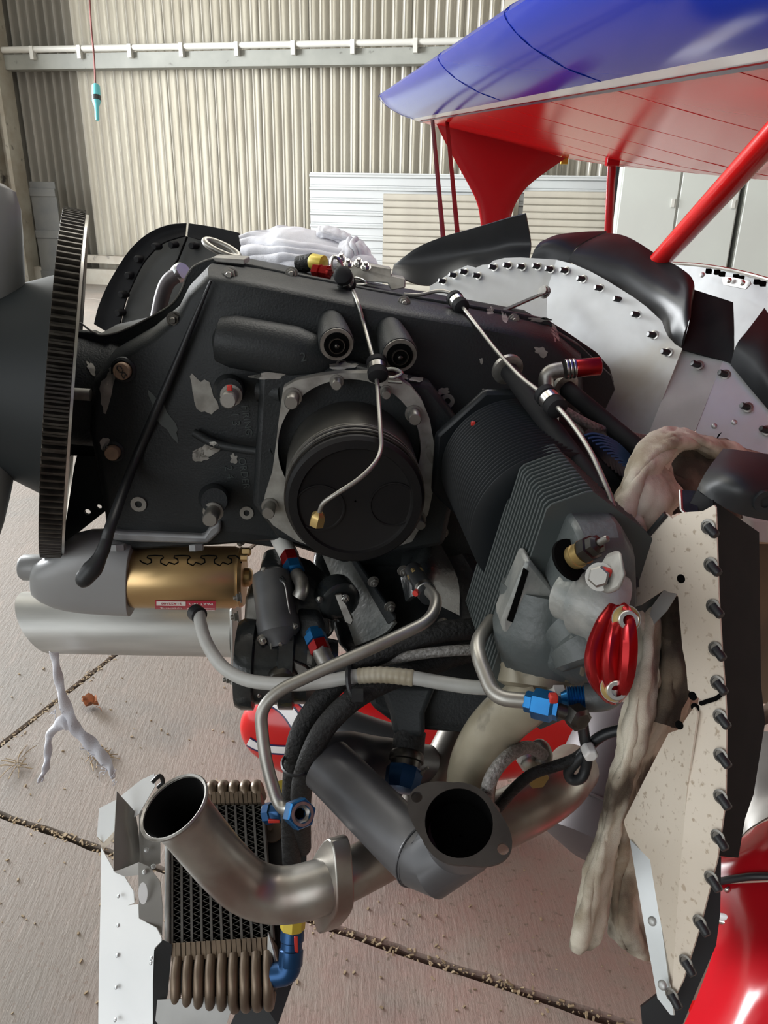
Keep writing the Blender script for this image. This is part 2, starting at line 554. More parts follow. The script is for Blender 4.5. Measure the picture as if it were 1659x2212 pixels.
def template(key, fn, material, smooth=38):
    k = (key, material)
    if k not in TPL:
        m = M()
        fn(m)
        me = bpy.data.meshes.new(key)
        me.from_pydata(m.v, [], m.f)
        fix(me, smooth)
        me.materials.append(K[material])
        TPL[k] = me
    return TPL[k]


def put(name, key, fn, material, parent, pos, d, size=1.0, spin=0.0, label=None):    # alike pieces share mesh data
    o = bpy.data.objects.new(name, template(key, fn, material))
    u, v, d = frame(d)
    link(o, parent, pos)
    c, s_ = math.cos(spin), math.sin(spin)
    u2, v2 = u*c+v*s_, v*c-u*s_
    o.rotation_euler = Matrix((tuple(zip(u2, v2, d)))).to_euler()
    o.scale = (size,)*3
    if label:
        o['label'] = label
    return o


Z = np.array([0, 0, 1.0])
ZERO = np.zeros(3)


def t_nut(m):                         # washer, hexagon nut and the end of the stud, radius about 1
    m.lathe(ZERO, Z, [(1.45, -.05), (1.45, .22)], 18)
    m.lathe(ZERO, Z, [(1.05, .22), (1.12, .3), (1.12, 1.0), (1.0, 1.1)], 6)
    m.lathe(ZERO, Z, [(.58, .9), (.58, 1.7), (.48, 1.85)], 12)


def t_hexbolt(m):
    m.lathe(ZERO, Z, [(1.5, -.05), (1.5, .2)], 18)
    m.lathe(ZERO, Z, [(1.1, .2), (1.15, .25), (1.15, .85), (.95, 1.0)], 6)


def t_stud(m):
    m.lathe(ZERO, Z, [(1.35, -.1), (1.35, .35)], 16)
    m.lathe(ZERO, Z, [(1.0, .3), (1.0, 2.9), (.85, 3.1)], 14)


def t_cap(m):                         # socket head cap screw
    m.lathe(ZERO, Z, [(1.6, -.05), (1.6, .25)], 18)
    m.lathe(ZERO, Z, [(1.1, .25), (1.1, 2.0), (1.0, 2.1), (.62, 2.1), (.62, 1.3)], 16)


def t_rivet(m):
    m.lathe(ZERO, Z, [(1.0, -.1), (.95, .25), (.7, .5), (.35, .62)], 12)


def t_pop(m):                         # black plastic push fastener: washer and stem
    m.lathe(ZERO, Z, [(1.05, -.05), (1.1, .12), (.8, .2), (.75, .08)], 14)


def t_stem(m):
    m.lathe(ZERO, Z, [(.52, -.1), (.52, 1.25), (.40, 1.42)], 10)


def t_plug(m):                        # pale threaded insert with a hole
    m.lathe(ZERO, Z, [(1.0, -.05), (1.0, .25), (.45, .25), (.45, -.3)], 18)


def px3(l):
    return [P(*x) for x in l]


def pY(l, Y):
    return [PY(x, y, Y) for x, y in l]


def gsp(rows, nu=6, nv=6):            # smooth surface through a control grid of points
    r = np.array([sp(np.asarray(x, float), nv) for x in rows])
    return np.stack([sp(r[:, j], nu) for j in range(r.shape[1])], axis=1)


def gpx(rows, nu=6, nv=6):
    return gsp([[P(*x) for x in r] for r in rows], nu, nv)


def circ(c, u, v, r, n=24):
    return [np.asarray(c)+u*r*math.cos(a)+v*r*math.sin(a) for a in np.linspace(0, 2*math.pi, n, endpoint=False)]


AX = np.array([1.0, 0, 0])
AY = np.array([0, 1.0, 0])
AA = R_(10.6)
UA = np.array([math.cos(AA), 0, -math.sin(AA)])      # aft along the crankshaft
UW = np.array([math.sin(AA), 0, math.cos(AA)])       # up, square to it
NF = -AY                                             # outboard, towards the photographer
YC = 0.865                                           # crankshaft plane
YD = 0.726                                           # cylinder deck
_p = R_(16.0)                                        # the crankshaft runs a little away from the camera towards the tail
UP = np.array([math.cos(AA)*math.cos(_p), math.cos(AA)*math.sin(_p), -math.sin(AA)])


class Skin:
    """finds the point of already built surfaces that lies under a photo pixel"""
    def __init__(s, root):
        from mathutils.bvhtree import BVHTree
        vs_, fs = [], []
        todo = [root]
        while todo:
            o = todo.pop()
            todo += [k for k in WLOC if k.parent == o]
            if o.type == 'MESH' and tuple(o.scale) == (1, 1, 1):
                b = len(vs_)
                w_ = WLOC[o]
                vs_ += [tuple(np.array(v.co)+w_) for v in o.data.vertices]
                fs += [tuple(i+b for i in p.vertices) for p in o.data.polygons]
        s.t = BVHTree.FromPolygons(vs_, fs)

    def hit(s, x, y, lift=0.0):
        d = nrm(ray(x, y))
        loc, n, i, dist = s.t.ray_cast(Vector(C0), Vector(d), 5.0)
        if loc is None:
            return None, None
        n = np.array(n)
        if np.dot(n, d) > 0:
            n = -n
        return np.array(loc)-d*lift, n

# ================================================================== THE HANGAR
fa = R_(-22.7)
FA = np.array([math.cos(fa), math.sin(fa), 0.0])      # the two directions of the floor joints
FB = np.array([-math.sin(fa), math.cos(fa), 0.0])
jA, jB = PZ(0, 1760), PZ(0, 1610)
ob = float(np.dot(jA, FB))
oa = float(np.dot(jB, FA))
m = M()
m.prism([WO-E1*14+EN*26-Z*.06, WO+E1*24+EN*26-Z*.06, WO+E1*24-EN*4-Z*.06, WO-E1*14-EN*4-Z*.06], -Z*0.1)
floor = struct(build('floor', m, 'floor_dirt', smooth=0), 'stained reddish-tan concrete hangar floor in slabs with dirty joints')
SL = 4.2


def slab_edge(p, q, n, depth):
    out = []
    for i in range(n):
        t = i/n
        a = p*(1-t)+q*t
        out.append(a)
    return out


for i in range(-3, 4):
    for j in range(-2, 5):
        g = .0028
        a0, a1, b0, b1 = oa+i*SL+g, oa+(i+1)*SL-g, ob+j*SL+g, ob+(j+1)*SL-g
        c = [FA*a0+FB*b0, FA*a1+FB*b0, FA*a1+FB*b1, FA*a0+FB*b1]
        mid = sum(c)/4
        if np.dot(mid-WO, E1) < -1.6 or np.dot(mid-WO, EN) < -1.9:
            continue
        pts = []
        for k in range(4):
            p, q = c[k], c[(k+1) % 4]
            n = 90 if np.linalg.norm(mid-np.array([0, 2, 0])) < 5 else 8
            inw = nrm(mid-(p+q)/2)
            for t in range(n):
                jit = abs(rng.normal(0, .0026)) if 0 < t else 0
                pts.append(p+(q-p)*t/n+inw*jit)
        m = M()
        top = [x+Z*0.0 for x in pts]
        ins = [x+nrm(mid-x)*.006 for x in pts]
        m.loft([[x-Z*.058 for x in pts], [x-Z*.007 for x in pts], ins], True, True)
        build('slab', m, 'floor', floor, smooth=0)
# dry debris caught in the joint: nobody could count it
m = M()
for k in range(1500):
    if k < 1150:
        p = FB*(ob+rng.normal(0, .006)*(1 if k % 6 else 3))+FA*(oa+rng.uniform(-.2, 4.0))
    else:
        p = FA*(oa+rng.normal(0, .006)*(1 if k % 6 else 3))+FB*(ob+rng.uniform(0, 1.4))
    d = rng.normal(0, 1, 3)*np.array([1, 1, .25])
    s = rng.uniform(.001, .0035)
    u, v, d = frame(d)
    m.box(p+Z*(-.002+s*.4), u*s*.6, v*s*.5, d*s*rng.uniform(.7, 2.2))
tag(build('joint_debris', m, 'straw', smooth=0), 'straw-coloured crumbs caught along the joints of the concrete floor', 'debris', kind='stuff')
m = M()
for k in range(330):
    x, y = rng.uniform(0, 1400), rng.uniform(1250, 2200)
    p = PZ(x, y)
    d = rng.normal(0, 1, 3)*np.array([1, 1, .15])
    s = rng.uniform(.0007, .003)
    u, v, d = frame(d)
    m.box(p+Z*s*.5, u*s*.7, v*s*.5, d*s*rng.uniform(.6, 2.0))
tag(build('floor_crumbs', m, 'straw', smooth=0), 'scattered dry crumbs and grit lying on the concrete floor', 'debris', kind='stuff')

# outside, seen past the jamb
m = M()
m.prism([WO-E1*60+EN*60-Z*.14, WO-E1*1.0+EN*60-Z*.14, WO-E1*1.0-EN*60-Z*.14, WO-E1*60-EN*60-Z*.14], -Z*.05)
struct(build('ground_outside', m, 'grass', smooth=0), 'bright grassy ground outside the open hangar side')

# back wall of corrugated sheets
pa, pb = PP(600, 300, WO, EN), PP(620.6, 300, WO, EN)
PITCH_W = float(np.dot(pb-pa, E1))
H_W, NR = 6.6, 5
ms = M()
prof = []
for k in range(NR*10+1):
    t = k/10.0
    f = t % 1.0
    d = .5-.5*math.cos(2*math.pi*f)
    prof.append((t*PITCH_W, d*.125-.07))
ms.grid([[(s_, -d, 0) for s_, d in prof], [(s_, -d, H_W) for s_, d in prof]])
wall_me = bpy.data.meshes.new('corrugated_sheet')
wall_me.from_pydata(ms.v, [], ms.f)
fix(wall_me, 60)
wall_me.materials.append(K['corr'])
m = M()
m.box(WO+E1*9-EN*.25+Z*H_W/2, E1*10.5, EN*.03, Z*H_W/2)
wall = struct(build('wall_back', m, 'corr', smooth=0), 'pale corrugated metal back wall of the hangar')
for k in range(21):
    o = bpy.data.objects.new('corrugated_sheet', wall_me)
    link(o, wall, WO+E1*((k-.5)*NR*PITCH_W)-EN*(.08+.012*(k % 2))+Z*.0)
    o.rotation_euler = (0, 0, WA)
    o.scale = (1.012, 1, 1)
    if k < 2:                          # the two sheets beside the door get a darker, duller colour
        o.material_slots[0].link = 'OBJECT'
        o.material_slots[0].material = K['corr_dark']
        o['label'] = 'darker corrugated sheet beside the door post'


def wallpt(x, y, off=0.0):
    return PP(x, y, WO+EN*off, EN)


def wbox(m, x0, x1, y0, y1, off0, off1, xy=None):
    """box on the wall from the pixels of its top-left and bottom-right corners"""
    a = wallpt(x0, y0, off1)
    b = wallpt(x1, y1, off1)
    s0, s1 = np.dot(a-WO, E1), np.dot(b-WO, E1)
    z1, z0 = a[2], b[2]
    m.box(WO+E1*(s0+s1)/2+EN*(off0+off1)/2+Z*(z0+z1)/2, E1*(s1-s0)/2, EN*(off1-off0)/2, Z*(z1-z0)/2)
    return s0, s1, z0, z1


# girt: a cold-formed beam right across the wall, a conduit above it
g0, g1 = wallpt(60, 119, .22), wallpt(60, 148, .22)
m = M()
zc, zh = (g0[2]+g1[2])/2, abs(g0[2]-g1[2])/2
m.box(WO+E1*10+EN*.21+Z*zc, E1*10.2, EN*.012, Z*zh)
m.box(WO+E1*10+EN*.11+Z*(zc+zh), E1*10.2, EN*.11, Z*.012)
m.box(WO+E1*10+EN*.11+Z*(zc-zh), E1*10.2, EN*.11, Z*.012)
struct(build('trim_1', m, 'girt', smooth=0), 'grey-green steel girt crossing the corrugated wall')
zc2 = wallpt(60, 113, .2)[2]
t = thing('conduit_pipe', 'thin pale conduit pipe clipped along the top of the wall girt', 'pipe', WO+E1*5+EN*.24+Z*zc2)
m = M()
m.cyl(WO+E1*.15+EN*.24+Z*(zc2+.03), WO+E1*13.3+EN*.24+Z*(zc2+.03), .045, n=12)
build('pipe', m, 'pvc', t)
for x in (72, 174, 283, 394, 513, 635, 763, 898, 1040):
    p = wallpt(x, 113, .24)
    p[2] = zc2+.03
    m = M()
    m.box(p-Z*.05+EN*.01, E1*.03, EN*.05, Z*.09)
    build('clip', m, 'pvc', t, smooth=0)

# door jamb at the left end of the wall
m = M()
jw = .17
for sgn in (-1, 1):
    m.box(WO+E1*(sgn*.13-.02)+EN*.25+Z*3.3, E1*.035, EN*.17, Z*3.3)
m.box(WO-E1*.02+EN*.2+Z*3.3, E1*.13, EN*.02, Z*3.3)
struct(build('door_1', m, 'jamb', smooth=0), 'rust-stained cream steel post at the edge of the hangar door opening')
# unseen leaf added past the gap to shade the wall, lintel over the opening
m = M()
for k in range(25):
    s0 = .75+k*.1
    m.box(WO-E1*.7+EN*(s0+.05)+Z*2.75, E1*(.02 if k % 2 else .035), EN*.05, Z*2.7)
struct(build('shade_leaf', m, 'corr', smooth=0), 'unseen ribbed leaf added beside the jamb to shade the wall')
m = M()
m.box(WO-E1*.1+EN*11+Z*6.1, E1*.08, EN*11.4, Z*.5)
struct(build('wall_left', m, 'corr', smooth=0), 'sheeting above the open side of the hangar')
m = M()
m.box(WO+E1*9.5+EN*8.4+Z*6.65, E1*10.2, EN*9.2, Z*.04)
struct(build('ceiling', m, 'corr', smooth=0), 'unlined hangar roof')
m = M()
m.box(WO+E1*19.8+EN*8.4+Z*3.3, E1*.05, EN*9.2, Z*3.3)
struct(build('wall_right', m, 'corr', smooth=0), 'right wall of the hangar')

m = M()
m.box(WO+E1*14+EN*17.6+Z*3.3, E1*5.7, EN*.05, Z*3.3)
m.box(WO+E1*9.5+EN*17.6+Z*5.9, E1*10.2, EN*.06, Z*.7)
struct(build('wall_front', m, 'girt', smooth=0), 'far wall of the hangar behind the photographer')

# foot of the wall
m = M()
wbox(m, 98, 300, 548, 572, .08, .26)
struct(build('trim_2', m, 'jamb', smooth=0), 'stained cream bottom rail of the corrugated wall')
m = M()
a = wallpt(150, 580, .3)
m.box(WO+E1*8+EN*.12+Z*a[2]/2, E1*8.3, EN*.12, Z*a[2]/2)
struct(build('trim_3', m, 'jamb', smooth=0), 'low concrete upstand at the foot of the wall')
# column between the two wall bays
m = M()
s0 = float(np.dot(wallpt(1086, 60, .4)-WO, E1))
s1 = float(np.dot(wallpt(1150, 60, .4)-WO, E1))
m.box(WO+E1*(s0+s1)/2+EN*.38+Z*3.3, E1*(s1-s0)/2, EN*.02, Z*3.3)
m.box(WO+E1*(s0+s1)/2+EN*.2+Z*3.3, E1*.02, EN*.2, Z*3.3)
m.box(WO+E1*(s0+s1)/2+EN*.06+Z*3.3, E1*(s1-s0)/2, EN*.02, Z*3.3)
struct(build('trim_4', m, 'column', smooth=0), 'cream steel column between two bays of the back wall')

# dark board low in the corner
t = M()
a, b = wallpt(64, 392, .5), wallpt(119, 392, .5)
s0, s1 = float(np.dot(a-WO, E1)), float(np.dot(b-WO, E1))
t.box(WO+E1*(s0+s1)/2+EN*.5+Z*a[2]/2, E1*(s1-s0)/2, EN*.02, Z*a[2]/2)
for q in (-.8, 0, .8):
    t.box(WO+E1*(s0+s1)/2+EN*.53+Z*(a[2]/2+q*a[2]*.5), E1*(s1-s0)/2, EN*.015, Z*.06)
tag(build('dark_board', t, 'board_dark', bevel=.004, smooth=0), 'dark battened board standing against the wall beside the door jamb', 'board')


def ribbed_panel(name, label, cat, x0, x1, ytop, off, material, pitch_px, slats, group=None):
    a, b = wallpt(x0, ytop, off), wallpt(x1, ytop, off)
    s0, s1, zt = float(np.dot(a-WO, E1)), float(np.dot(b-WO, E1)), a[2]
    pit = abs(wallpt(x0, ytop, off)[2]-wallpt(x0, ytop+pitch_px, off)[2])
    n = int(zt/pit)
    t = thing(name, label, cat, WO+E1*(s0+s1)/2+EN*off)
    m = M()
    m.box(WO+E1*(s0+s1)/2+EN*(off-.03)+Z*zt/2, E1*(s1-s0)/2, EN*.012, Z*zt/2)
    build('backing', m, material, t, smooth=0)
    for k in range(n):
        z1 = zt-k*pit
        z0 = z1-pit*.96
        c = WO+E1*(s0+s1)/2+EN*off
        L = E1*(s1-s0)/2
        m = M()
        if slats == 'rib':              # flat pan and a raised rib
            pr = [(0, 0), (.0, -.10), (.035, -.2), (.035, -.34), (0, -.42), (0, -1)]
        else:
            pr = [(0, 0), (.018, -.12), (.022, -.5), (.018, -.86), (0, -1)]
        ring = lambda sg: [c+L*sg+EN*(d)+Z*(z1+h*(z1-z0)) for d, h in pr]+[c+L*sg-EN*.015+Z*z0, c+L*sg-EN*.015+Z*z1]
        m.loft([ring(-1), ring(1)])
        build('rib' if slats == 'rib' else 'slat', m, material, t, smooth=25)
    return t


ribbed_panel('ribbed_sheet', 'white sheet with wide horizontal ribs standing against the corrugated wall', 'sheet', 669, 1330, 372, .34, 'panel', 27.5, 'rib')
ribbed_panel('roller_door_panel', 'cream slatted roller panel leaning in front of the white ribbed sheet', 'panel', 829, 1112, 418, .62, 'roller', 15.5, 'slat')
ribbed_panel('roller_door_panel', 'cream slatted roller panel to the right of the cream column', 'panel', 1133, 1318, 412, .62, 'roller', 15.5, 'slat')


def cabinet(label, x0, x1, ytop, off, doors, seam=False):
    a, b = wallpt(x0, ytop, off), wallpt(x1, ytop, off)
    s0, s1 = float(np.dot(a-WO, E1)), float(np.dot(b-WO, E1))
    zt = 2.95
    t = thing('storage_cabinet', label, 'cabinet', WO+E1*(s0+s1)/2+EN*off)
    m = M()
    m.box(WO+E1*(s0+s1)/2+EN*(off-.35)+Z*zt/2, E1*(s1-s0)/2, EN*.33, Z*zt/2)
    build('body', m, 'cabinet', t, smooth=0)
    wd = (s1-s0)/doors
    for k in range(doors):
        m = M()
        m.box(WO+E1*(s0+wd*(k+.5))+EN*off+Z*(zt/2), E1*(wd/2-.012), EN*.02, Z*(zt/2-.04))
        d = build('door', m, 'cabinet', t, bevel=.008, smooth=0)
        m = M()
        m.box(WO+E1*(s0+wd*(k+1)-.06)+EN*(off+.03)+Z*1.45, E1*.018, EN*.012, Z*.05)
        build('handle', m, 'pvc', d, smooth=0)
    return t


cabinet('tall pale cabinet with two doors behind the red diagonal strut', 1345, 1607, 372, 1.7, 2)
cabinet('tall pale cabinet at the far right behind the red diagonal strut', 1617, 1890, 372, 1.7, 2)
m = M()
a, b = wallpt(1327, 400, .88), wallpt(1344, 400, .88)
s0, s1 = float(np.dot(a-WO, E1)), float(np.dot(b-WO, E1))
m.box(WO+E1*(s0+s1)/2+EN*.86+Z*1.4, E1*(s1-s0)/2, EN*.05, Z*1.4)
tag(build('dark_post', m, 'rubber_matte', smooth=0), 'narrow dark upright between the roller panel and the pale cabinet', 'post')

# pendant connector on its cord
t = thing('pendant_connector', 'turquoise plastic cord connector hanging on a brown-red cord', 'connector', P(208, 220, 9))
m = M()
m.tube(sp(px3([(180, -500, 9), (187, -160, 9), (196, 40, 9), (203, 120, 9), (206, 182, 9)]), 8), .011, 8)
build('cord', m, 'cord', t)
m = M()
dz = nrm(P(210, 257, 9)-P(207, 180, 9))
q = P(207, 182, 9)
m.lathe(q, dz, [(.02, -.005), (.046, .02), (.05, .12), (.048, .15)], 16)
build('socket', m, 'cyan', t)
m = M()
m.lathe(q, dz, [(.053, .14), (.053, .195)], 16)
build('collar', m, 'rubber', t)
m = M()
m.lathe(q, dz, [(.05, .195), (.04, .23), (.026, .26), (.024, .41), (.018, .42)], 16)
build('plug', m, 'cyan', t)

# ================================================================== THE AIRCRAFT: wing, struts, far wheel
# ---- top wing: one aerofoil section (photo pixels on the plane Y = 2.9) run along the span direction
WD = nrm(ray(680, 299))
lower = [(820, 207), (823, 213), (830, 221), (842, 231), (868, 246), (896, 256), (909, 260), (948, 271), (1000, 285), (1080, 305), (1150, 324), (1220, 341), (1290, 353), (1330, 359)]
upper = [(1330, 357), (1220, 318), (1120, 278), (1030, 243), (960, 218), (905, 201), (870, 193), (848, 192), (832, 197), (823, 202)]
Y0 = 2.9


def wsec(pt, Y, k=1.0, nose=(826, 207)):
    p = PY(*pt, Y0)
    o = PY(1000, 262, Y0)
    p = o+(p-o)*k
    return p + WD*((Y-Y0)/WD[1])


def wing_strip(i0, i1, sec, ys, push=0.0):
    g = []
    for Y, k, back in ys:
        g.append([wsec(p, Y, k)+AX*back for p in sec[i0:i1]])
    return g


YS = [(-1.6, 1, 0), (-.6, 1, 0), (.3, 1, 0), (.9, 1, 0), (1.5, 1, 0), (2.1, 1, 0), (2.6, 1, 0), (2.9, 1, 0), (3.1, .97, .015), (3.25, .88, .05), (3.34, .72, .1), (3.40, .45, .17)]
wing = thing('top_wing', 'glossy biplane top wing, blue leading edge, white stripe and red underside', 'wing', wsec((1000, 262), 2.9))
full = lower+upper
m = M()
ring = [wsec(p, Y, k)+0*AX for Y, k, b in YS for p in full]
n = len(full)


def wrings(idx):
    return [[wsec(full[i], Y, k)+AX*b for i in idx] for Y, k, b in YS]


iblue = list(range(13, n))+list(range(0, 6))
m = M()
m.loft(wrings(iblue), False, False, closed=False)
build('blue_leading_edge', m, 'blue', wing, smooth=50)
m = M()
m.loft(wrings([5, 6]), False, False, closed=False)
o = build('white_stripe', m, 'white', wing, smooth=50)
m = M()
rr = wrings([6, 7, 8, 9, 10, 11, 12, 13])
m.loft(rr, False, False, closed=False)
m.loft(wrings(range(n))[-1:]*1, True, False)
build('red_underside', m, 'red_wing', wing, smooth=50)
m = M()
m.loft([[wsec((909, 260), Y, k)+AX*b+(-Z)*.0015 for k2 in (0,)]+[wsec((914, 261.5), Y, k)+AX*b-Z*.0015] for Y, k, b in YS], False, False, closed=False)
build('navy_pinstripe', m, 'navy', wing)
# rib tapes pressed through the skin, and the joints of the leading-edge sheet
for Y in np.arange(.75, 3.1, .30):
    m = M()
    ctr = [wsec(p, Y)-Z*.0008 for p in lower[6:14]]
    m.tube(sp([p+Z*.0016 for p in ctr], 4), .0013, 6)
    build('rib_tape', m, 'red_wing', wing)
for Y in (1.02, 1.55, 2.95):
    m = M()
    m.tube(sp([wsec(full[i], Y) for i in (20, 21, 22, 23, 0, 1, 2, 3, 4, 5)], 4), .0006, 6)
    build('sheet_joint', m, 'blue', wing)
m = M()
bp = PY(1219, 344, 2.88)
m.box(bp, AX*.012, AY*.006, Z*.016)
build('bracket', m, 'yellow', wing, bevel=.002)

# ---- interplane I-strut
fr = sp([(942, 266), (958, 300), (982, 345), (1008, 392), (1027, 430), (1036, 465), (1040, 520), (1036, 600)], 5)
bk = sp([(1222, 342), (1196, 360), (1165, 382), (1135, 408), (1113, 442), (1103, 475), (1100, 520), (1104, 600)], 5)
m = M()
rings = []
for (a, b) in zip(fr, bk):
    p, q = PY(*a, 2.86), PY(*b, 2.86)
    c, h = (p+q)/2, (q-p)/2
    rr_ = []
    for t in np.linspace(0, 2*math.pi, 20, endpoint=False):
        rr_.append(c+h*math.cos(t)+AY*.016*math.sin(t))
    rings.append(rr_)
m.loft(rings)
tag(build('interplane_strut', m, 'red'), 'hourglass shaped red strut standing under the far end of the wing', 'strut')
for (a, b, lab) in (((934, 258), (958, 520), 'dark red flying wire to the left of the hourglass strut, the front one'),
                    ((966, 264), (989, 512), 'dark red flying wire beside the hourglass strut, the rear one')):
    m = M()
    p, q = PY(*a, 2.6), PY(*b, 1.9)
    d = nrm(q-p)
    q2 = q+d*.35
    u = nrm(np.cross(d, AY))
    m.loft([[p-u*.006, p+AY*.0025, p+u*.006, p-AY*.0025], [q2-u*.006, q2+AY*.0025, q2+u*.006, q2-AY*.0025]])
    tag(build('flying_wire', m, 'rust'), lab, 'wire')


def streamline(p, q, w, th, name, label, cat, material='red'):
    m = M()
    d = nrm(q-p)
    u = nrm(AX-d*np.dot(AX, d))
    v = np.cross(d, u)
    ring = lambda c: [c+u*w*math.cos(t)+v*th*math.sin(t) for t in np.linspace(0, 2*math.pi, 20, endpoint=False)]
    m.loft([ring(p), ring(q)])
    return tag(build(name, m, material), label, cat)


s = streamline(PY(1322, 345, 2.35), PY(1309, 620, 2.35), .0125, .009, 'aileron_strut', 'slim upright red strut under the trailing edge of the wing', 'strut')
m = M()
m.box(PY(1323, 349, 2.33), AX*.018, AY*.012, Z*.012)
build('end_fitting', m, 'red', s, bevel=.002)
streamline(P(1720, 238, .70), P(1405, 585, 1.02), .0145, .011, 'cabane_strut', 'thick diagonal red strut crossing in front of the pale cabinets', 'strut', 'red_bright')

# ---- far wheel fairing on the floor
sn = PY(517, 1556, 1.52)
L_, Hs, Ws = .95, .155, .10


def spat(u, th, k=1.0):
    r = (1-(1-min(u, .33)/.33)**2.2)**.5 if u < .33 else (1-((u-.33)/.67)**1.9*.74)
    c = sn+AX*(u*L_)+Z*(-.02-.05*u)
    return c+(AY*Ws*math.cos(th)+Z*Hs*math.sin(th))*max(r, .001)*k


m = M()
us = [0, .005, .015, .03, .06, .1, .15, .2, .26, .33, .42, .52, .64, .76, .88, 1.0]
m.loft([[spat(u, t) for t in np.linspace(0, 2*math.pi, 28, endpoint=False)] for u in us])
sp_t = thing('wheel_fairing', 'glossy red wheel fairing with white black-edged stripes behind the engine', 'fairing', PZ(640, 1652))
build('shell', m, 'red_bright', sp_t)


SS = Skin(sp_t)


def stripe(pts, hw, lift, name, material):
    c = sp(pts, 10)
    t_ = np.gradient(c, axis=0)
    t_ /= np.linalg.norm(t_, axis=1)[:, None]
    g = []
    for (x, y), (tx, ty) in zip(c, t_):
        row = []
        for f in np.linspace(-1, 1, 5):
            h, n_ = SS.hit(x-ty*hw*f, y+tx*hw*f, lift)
            if h is None:
                break
            row.append(h)
        if len(row) == 5:
            g.append(row)
    if len(g) > 2:
        m = M()
        m.shell(np.array(g), .0006)
        build(name, m, material, sp_t)


for pts, hw in (([(560, 1500), (590, 1512), (618, 1532), (640, 1562), (656, 1600)], 13), ([(536, 1602), (560, 1614), (600, 1620), (650, 1620), (710, 1617), (770, 1612)], 7), ([(640, 1500), (670, 1530), (700, 1570), (720, 1600)], 10)):
    stripe(pts, hw+3.5, .002, 'stripe_edge', 'navy')
    stripe(pts, hw, .004, 'white_stripe', 'white')
m = M()
wc = sn+AX*.42-Z*.02
wr = wc[2]-.005
m.lathe(wc-AY*.045, AY, [(wr-.03, 0), (wr-.008, .004), (wr, .02), (wr, .07), (wr-.008, .086), (wr-.03, .09)], 32)
build('tyre', m, 'rubber_matte', sp_t)
gl_ = streamline(sn+AX*.38+Z*.08, P(700, 1130, 1.25), .035, .014, 'landing_gear_leg', 'grey landing gear leg reaching down to the red wheel fairing', 'leg', 'exh_black')
# added tube standing for red skin seen through the gaps of the engine
m = M()
m.tube(sp(px3([(440, 1136, 1.33), (560, 1130, 1.30), (705, 1128, 1.25)]), 5), .017, 20)
build('red_skin_tube', m, 'red', gl_, label='red skin glimpsed behind the case, built as a tube on the grey leg')
# white box with yellow bands far behind
t = thing('striped_box', 'white box with yellow bands seen through the gap beside the blue fitting', 'box', PZ(1240, 1440))
m = M()
bc = PZ(1240, 1440)
bh = P(1240, 1540, 1)
q0 = PY(1235, 1440, 3.2)
q0[2] = .45
m.box(q0, AX*.22, AY*.2, Z*.45)
build('body', m, 'skin_white', t, bevel=.01)
for k in (-.25, .02, .29):
    m = M()
    m.box(q0+Z*k, AX*.222, AY*.202, Z*.035)
    build('yellow_band', m, 'yellow', t)

# ================================================================== PROPELLER AND RING GEAR
rc = PY(140, 838, YC)                                  # ring gear centre on the crankshaft
prop = thing('propeller', 'grey propeller hub and blades at the left edge of the frame', 'propeller', rc-UP*.2)
m = M()
m.lathe(rc-UP*.30, UP, [(.02, 0), (.06, .02), (.085, .06), (.094, .14), (.096, .232), (.086, .236), (.086, .24)], 48)
build('hub', m, 'prop', prop)


def blade(rows, name):
    m = M()
    rings = []
    for (xl, xr, y, D, th) in rows:
        a, b = P(xl, y, D), P(xr, y, D)
        c, h = (a+b)/2, (b-a)/2
        v = nrm(np.cross(h, P(xl, y+50, D)-a))*th
        rings.append([c+h*math.cos(t)+v*math.sin(t) for t in np.linspace(0, 2*math.pi, 24, endpoint=False)])
    m.loft(rings)
    return build(name, m, 'prop', prop)


blade([(-120, 42, 720, .80, .04), (-150, 46, 660, .80, .04), (-190, 49, 590, .79, .036), (-210, 47, 500, .78, .03), (-225, 44, 450, .78, .026), (-235, 34, 415, .775, .02), (-240, 8, 398, .77, .012), (-242, -30, 393, .77, .006)], 'blade')
blade([(-110, 40, 930, .82, .035), (-130, 30, 1000, .82, .035), (-150, 18, 1070, .82, .03), (-170, 6, 1130, .82, .022), (-190, -12, 1190, .82, .015), (-240, -60, 1300, .82, .01)], 'blade')
m = M()
m.lathe(rc-UP*.125, UP, [(.094, -.0), (.1, .004), (.1, .022), (.094, .028), (.094, .03)], 56)
build('spinner_bulkhead', m, 'prop', prop)

gear = thing('ring_gear_support', 'dark flared flywheel support carrying the toothed starter ring gear', 'flywheel', rc)
m = M()
m.lathe(rc-UP*.075, UP, [(.05, -.004), (.088, -.004), (.094, .002), (.098, .010), (.120, .058), (.124, .064), (.176, .066), (.176, .070), (.08, .070)], 64)
build('support', m, 'hub', gear, smooth=30)
RG = .1905
m = M()
NT = 149
u_, v_, d_ = frame(UP)
outer, inner = [], []
for k in range(NT):
    for f, r in ((.02, RG-.0048), (.28, RG), (.52, RG), (.78, RG-.0048)):
        a = 2*math.pi*(k+f)/NT
        outer.append((u_*math.cos(a)+v_*math.sin(a), r))
g0, g1 = -.0115, .0095
ra = [rc+d*r+UP*g0 for d, r in outer]
rb = [rc+d*r+UP*g1 for d, r in outer]
rim = RG-.009
ia = [rc+d*rim+UP*(g0-.0005) for d, r in outer]
ib = [rc+d*rim+UP*(g1+.0005) for d, r in outer]
i2a = [rc+d*(RG-.028)+UP*(g0+.001) for d, r in outer]
i2b = [rc+d*(RG-.028)+UP*(g1-.001) for d, r in outer]
m.loft([i2a, ia, ra, rb, ib, i2b, i2a], False, False)
build('ring_gear', m, 'gear', gear, smooth=20)
m = M()
m.lathe(rc, UP, [(RG-.004, .0100), (RG-.004, .0125), (RG-.012, .0125), (RG-.012, .0100)], 96, False, False)
